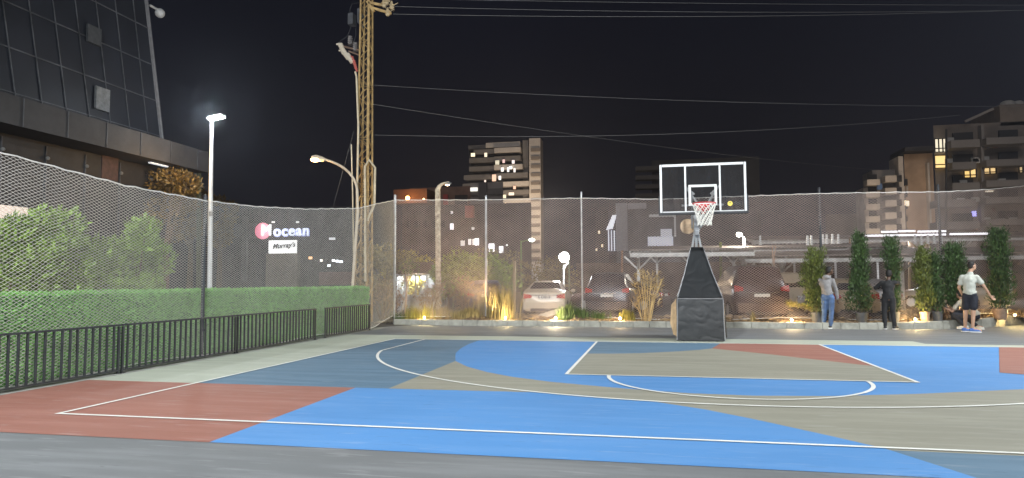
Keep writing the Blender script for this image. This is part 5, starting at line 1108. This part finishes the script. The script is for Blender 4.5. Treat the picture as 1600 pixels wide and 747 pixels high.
def person(label, loc, rz, skin, J, top, bottom, shoe, hairM, shortleg=False, shortsleeve=False, cat='person', hood=False, nm_top='shirt', nm_bot='trousers'):
    o = empty('person', loc, label, cat, rz=rz); g = {k: Vector(v) for k, v in J.items() if k not in ('face', 'fl', 'fr', 'hl', 'hr')}; face = Vector(J['face']).normalized()
    P = []
    hp_, ch, nk, hd = g['hip'], g['chest'], g['neck'], g['head']
    P += [('e', hp_, (.145, .11, .12)), ('c', hp_, ch, .125, .135), ('e', ch, (.165, .11, .16)), ('c', ch+V(0, 0, .08), nk, .09, .058), ('c', nk, hd-V(0, 0, .06), .057, .052)]
    for s, S in (('l', -1), ('r', 1)):
        sh, el, wr, ha, kn, an, to = [g[k+s] for k in ('sh', 'el', 'wr', 'hp', 'kn', 'an', 'to')]
        P += [('c', ch+V(0, 0, .06), sh, .075, .052), ('c', sh, el, .05, .038), ('c', el, wr, .040, .026), ('c', ha, kn, .082, .055), ('c', kn, an, .055, .036), ('c', an, to, .036, .03), ('c', hp_, ha, .11, .085)]
        P += hand_parts(wr, Vector(J['h'+s]), V(0, 0, 1) if abs(Vector(J['h'+s]).normalized().z) < .7 else V(-S*.3, 1, 0), .5)
    hp_l, w3, m3 = head_parts(hd, face); P += hp_l
    body = shape_mesh('body', P, .0085, skin, o, 2);
    b = MB()
    for s in (-1, 1): b.sphere(w3(s*.032, .084, .008), .011, 8, 6)
    b.build('eyes', mat('eye_white', (.6, .6, .58), .3, var=0), o)
    # hair
    HP = [('e', w3(0, -.022, .045), (.084, .094, .092), m3), ('e', w3(0, -.05, -.005), (.077, .062, .07), m3)]
    shape_mesh('hair', HP, .011, hairM, o, 1, .012, .02)
    # top
    T = [('e', hp_+V(0, 0, .10), (.165, .13, .10)), ('c', hp_+V(0, 0, .08), ch, .145, .155), ('e', ch+V(0, 0, .02), (.185, .13, .17)), ('c', ch+V(0, 0, .08), nk-V(0, 0, .055), .105, .082)]
    for s in ('l', 'r'):
        sh, el, wr = g['sh'+s], g['el'+s], g['wr'+s]; T.append(('c', ch+V(0, 0, .065), sh-V(0, 0, .008), .095, .064))
        if shortsleeve: T.append(('c', sh-V(0, 0, .008), sh.lerp(el, .62), .066, .066))
        else: T += [('c', sh-V(0, 0, .01), el, .058, .052), ('c', el, el.lerp(wr, .95), .056, .042)]
    if hood: T += [('e', nk+V(0, -.045, -.03)*1.0-face*.03, (.115, .085, .07)), ('c', nk+V(-.06, 0, -.02), nk+V(.06, 0, -.02), .055, .055)]
    shape_mesh(nm_top, T, .012, top, o, 3, .028, .10)
    Bm = [('e', hp_+V(0, 0, .02), (.168, .135, .12))]
    for s in ('l', 'r'):
        ha, kn, an = g['hp'+s], g['kn'+s], g['an'+s]; Bm.append(('c', hp_, ha, .13, .10))
        if shortleg: Bm.append(('c', ha, ha.lerp(kn, .62), .100, .100))
        else: Bm += [('c', ha, kn, .100, .076), ('c', kn, an.lerp(kn, .05), .077, .060)]
    shape_mesh(nm_bot, Bm, .012, bottom, o, 3, .024, .10)
    for s in ('l', 'r'):
        an, to = g['an'+s], g['to'+s]; d = (to-an); d.z = 0; d.normalize(); ax = an.copy(); ax.z = to.z
        SP = [('c', ax-d*.045+V(0, 0, .01), ax+d*.09+V(0, 0, .0), .045, .042), ('c', ax+d*.09, ax+d*.165-V(0, 0, .008), .044, .034), ('c', ax-d*.03, an-V(0, 0, .0), .046, .042)]
        sh_ = shape_mesh('shoe', SP, .010, shoe, o, 1)
        for v in sh_.data.vertices:
            if v.co.z < .012+ax.z-.055: v.co.z = max(v.co.z, .010+ax.z-.052)
        b = MB(); rx = V(-d.y, d.x, 0); zb = ax.z-.052
        pts = []
        for (t, w2) in ((-.095, .025), (-.06, .044), (.05, .046), (.13, .044), (.185, .030), (.205, .010)): pts.append((ax+d*t, w2))
        poly = [(p+rx*w2) for p, w2 in pts]+[(p-rx*w2) for p, w2 in reversed(pts)]
        b.prism([(p.x, p.y) for p in poly], zb, zb+.026); b.build('shoe_sole', mat('sole_white', (.70, .70, .68), .6, var=.1), sh_)
    return o
sk_dark = mat('skin_dark', (.085, .045, .028), .5, var=.1); sk_l = mat('skin_light', (.48, .29, .20), .5, var=.08); sk_m = mat('skin_tan', (.36, .21, .14), .5, var=.08)
hair = mat('hair_black', (.014, .012, .011), .7, var=.2, scale=40)
hoodie = mat('hoodie_grey', (.24, .23, .23), .9, var=.15, scale=10, bump=.4, bscale=120); jeans = mat('jeans_blue', (.075, .13, .25), .85, var=.35, scale=6, bump=.3, bscale=150)
blackk = mat('black_cloth', (.018, .018, .020), .85, var=.25, scale=8, bump=.3, bscale=100); whitet = mat('white_cotton', (.46, .48, .43), .9, var=.08, scale=8, bump=.25, bscale=90); navys = mat('navy_shorts', (.012, .014, .024), .8, var=.3); shoe_b = mat('shoe_black', (.02, .02, .022), .6, var=.2); shoe_bl = mat('shoe_blue', (.08, .18, .50), .6, var=.3, scale=30); crm = mat('cream_cotton', (.44, .40, .33), .9, var=.1, bump=.25, bscale=90); shoe_w = mat('shoe_white', (.6, .6, .58), .6, var=.15)
face_cam = lambda x, y: math.atan2(-(x-CAM.x), (y-CAM.y))
def pz(x, y): return face_cam(x, y)
p = G(1295, 514)
person('man in a grey hoodie and blue jeans holding the first potted conifer', (p.x, p.y, 0), pz(p.x, p.y), sk_dark,
    dict(hip=(-.01, 0, .96), chest=(-.04, .02, 1.32), neck=(.0, .03, 1.55), head=(.075, .05, 1.715), face=(.75, .55, 0),
         shl=(-.19, .04, 1.44), ell=(-.25, .28, 1.30), wrl=(-.30, .45, 1.44), hl=(-.3, .5, .5), shr=(.15, 0, 1.44), elr=(.235, -.02, 1.14), wrr=(.26, .05, .88), hr=(.04, .1, -1),
         hpl=(-.09, 0, .92), hpr=(.09, 0, .92), knl=(-.10, .02, .50), knr=(.085, .0, .50), anl=(-.13, .05, .10), anr=(.05, -.03, .10), tol=(-.10, .17, .062), tor=(.20, .02, .062)),
    hoodie, jeans, shoe_b, hair, hood=True, nm_top='hoodie', nm_bot='jeans')
p = G(1390, 515)
person('man dressed all in black with raised hands behind the slim conifer', (p.x, p.y-.02, 0), pz(p.x, p.y), sk_dark,
    dict(hip=(.0, 0, .90), chest=(.0, .02, 1.24), neck=(0.01, .03, 1.45), head=(.03, .06, 1.60), face=(.05, 1, 0),
         shl=(-.17, .02, 1.36), ell=(-.33, .10, 1.20), wrl=(-.27, .33, 1.27), hl=(.3, 1, .3), shr=(.18, .02, 1.36), elr=(.27, .22, 1.34), wrr=(.14, .42, 1.40), hr=(-.6, 1, .2),
         hpl=(-.09, 0, .86), hpr=(.09, 0, .86), knl=(-.12, .02, .47), knr=(.10, .03, .47), anl=(-.12, .0, .10), anr=(.13, .02, .10), tol=(-.14, .14, .062), tor=(.19, .14, .062)),
    blackk, blackk, shoe_b, hair)
p = G(1520, 520)
person('man in a pale t-shirt and dark shorts with his right arm held out', (p.x, p.y, 0), pz(p.x, p.y), sk_l,
    dict(hip=(-.03, 0, 1.0), chest=(-.03, .0, 1.40), neck=(.0, .02, 1.64), head=(.05, .05, 1.80), face=(.8, .6, 0),
         shl=(-.185, 0, 1.51), ell=(-.27, .02, 1.22), wrl=(-.20, .17, 1.02), hl=(.3, .5, -.7), shr=(.145, 0, 1.51), elr=(.30, .03, 1.25), wrr=(.43, .12, .99), hr=(.6, .4, -.7),
         hpl=(-.12, 0, .96), hpr=(.06, 0, .96), knl=(-.14, .04, .53), knr=(.03, -.01, .53), anl=(-.17, .10, .11), anr=(.0, -.02, .11), tol=(-.02, .15, .065), tor=(.18, -.02, .065)),
    whitet, navys, shoe_bl, hair, shortleg=True, shortsleeve=True, nm_top='t_shirt', nm_bot='shorts')
p = G(1512, 514.5)
person('crouching man in a cream t-shirt half hidden behind the man in shorts', (p.x, p.y, 0), pz(p.x, p.y), sk_m,
    dict(hip=(.16, .02, .36), chest=(.02, .10, .68), neck=(-.10, .14, .86), head=(-.16, .18, 1.0), face=(-.7, .7, 0),
         shl=(-.19, .12, .76), ell=(-.36, .10, .50), wrl=(-.56, .16, .60), hl=(-1, .2, .2), shr=(.10, .22, .78), elr=(-.16, .38, .52), wrr=(-.34, .36, .56), hr=(-1, .2, .2),
         hpl=(.10, -.06, .32), hpr=(.20, .12, .32), knl=(-.30, -.02, .42), knr=(-.16, .30, .46), anl=(-.06, -.06, .10), anr=(.22, .0, .10), tol=(-.22, -.06, .062), tor=(.36, -.08, .062)),
    crm, navys, shoe_w, hair, shortsleeve=True, nm_top='t_shirt')
# ================================================================== HAZE, added for a glow round the lamps
if True:
    hz = MB(); hz.bb(-330, 330, -62, 330, -1.2, 62); hm = bpy.data.materials.new('added_haze'); hm.use_nodes = True; hn = hm.node_tree; hn.nodes.remove(hn.nodes['Principled BSDF'])
    pv = hn.nodes.new('ShaderNodeVolumePrincipled'); pv.inputs['Color'].default_value = (.75, .82, 1, 1); pv.inputs['Density'].default_value = .00042; pv.inputs['Anisotropy'].default_value = .72
    hn.links.new(pv.outputs[0], hn.nodes['Material Output'].inputs['Volume']); ho = hz.build('haze', hm); ho['kind'] = 'stuff'; tag(ho, 'thin haze added over the whole court and town so lamps glow')
#PART6
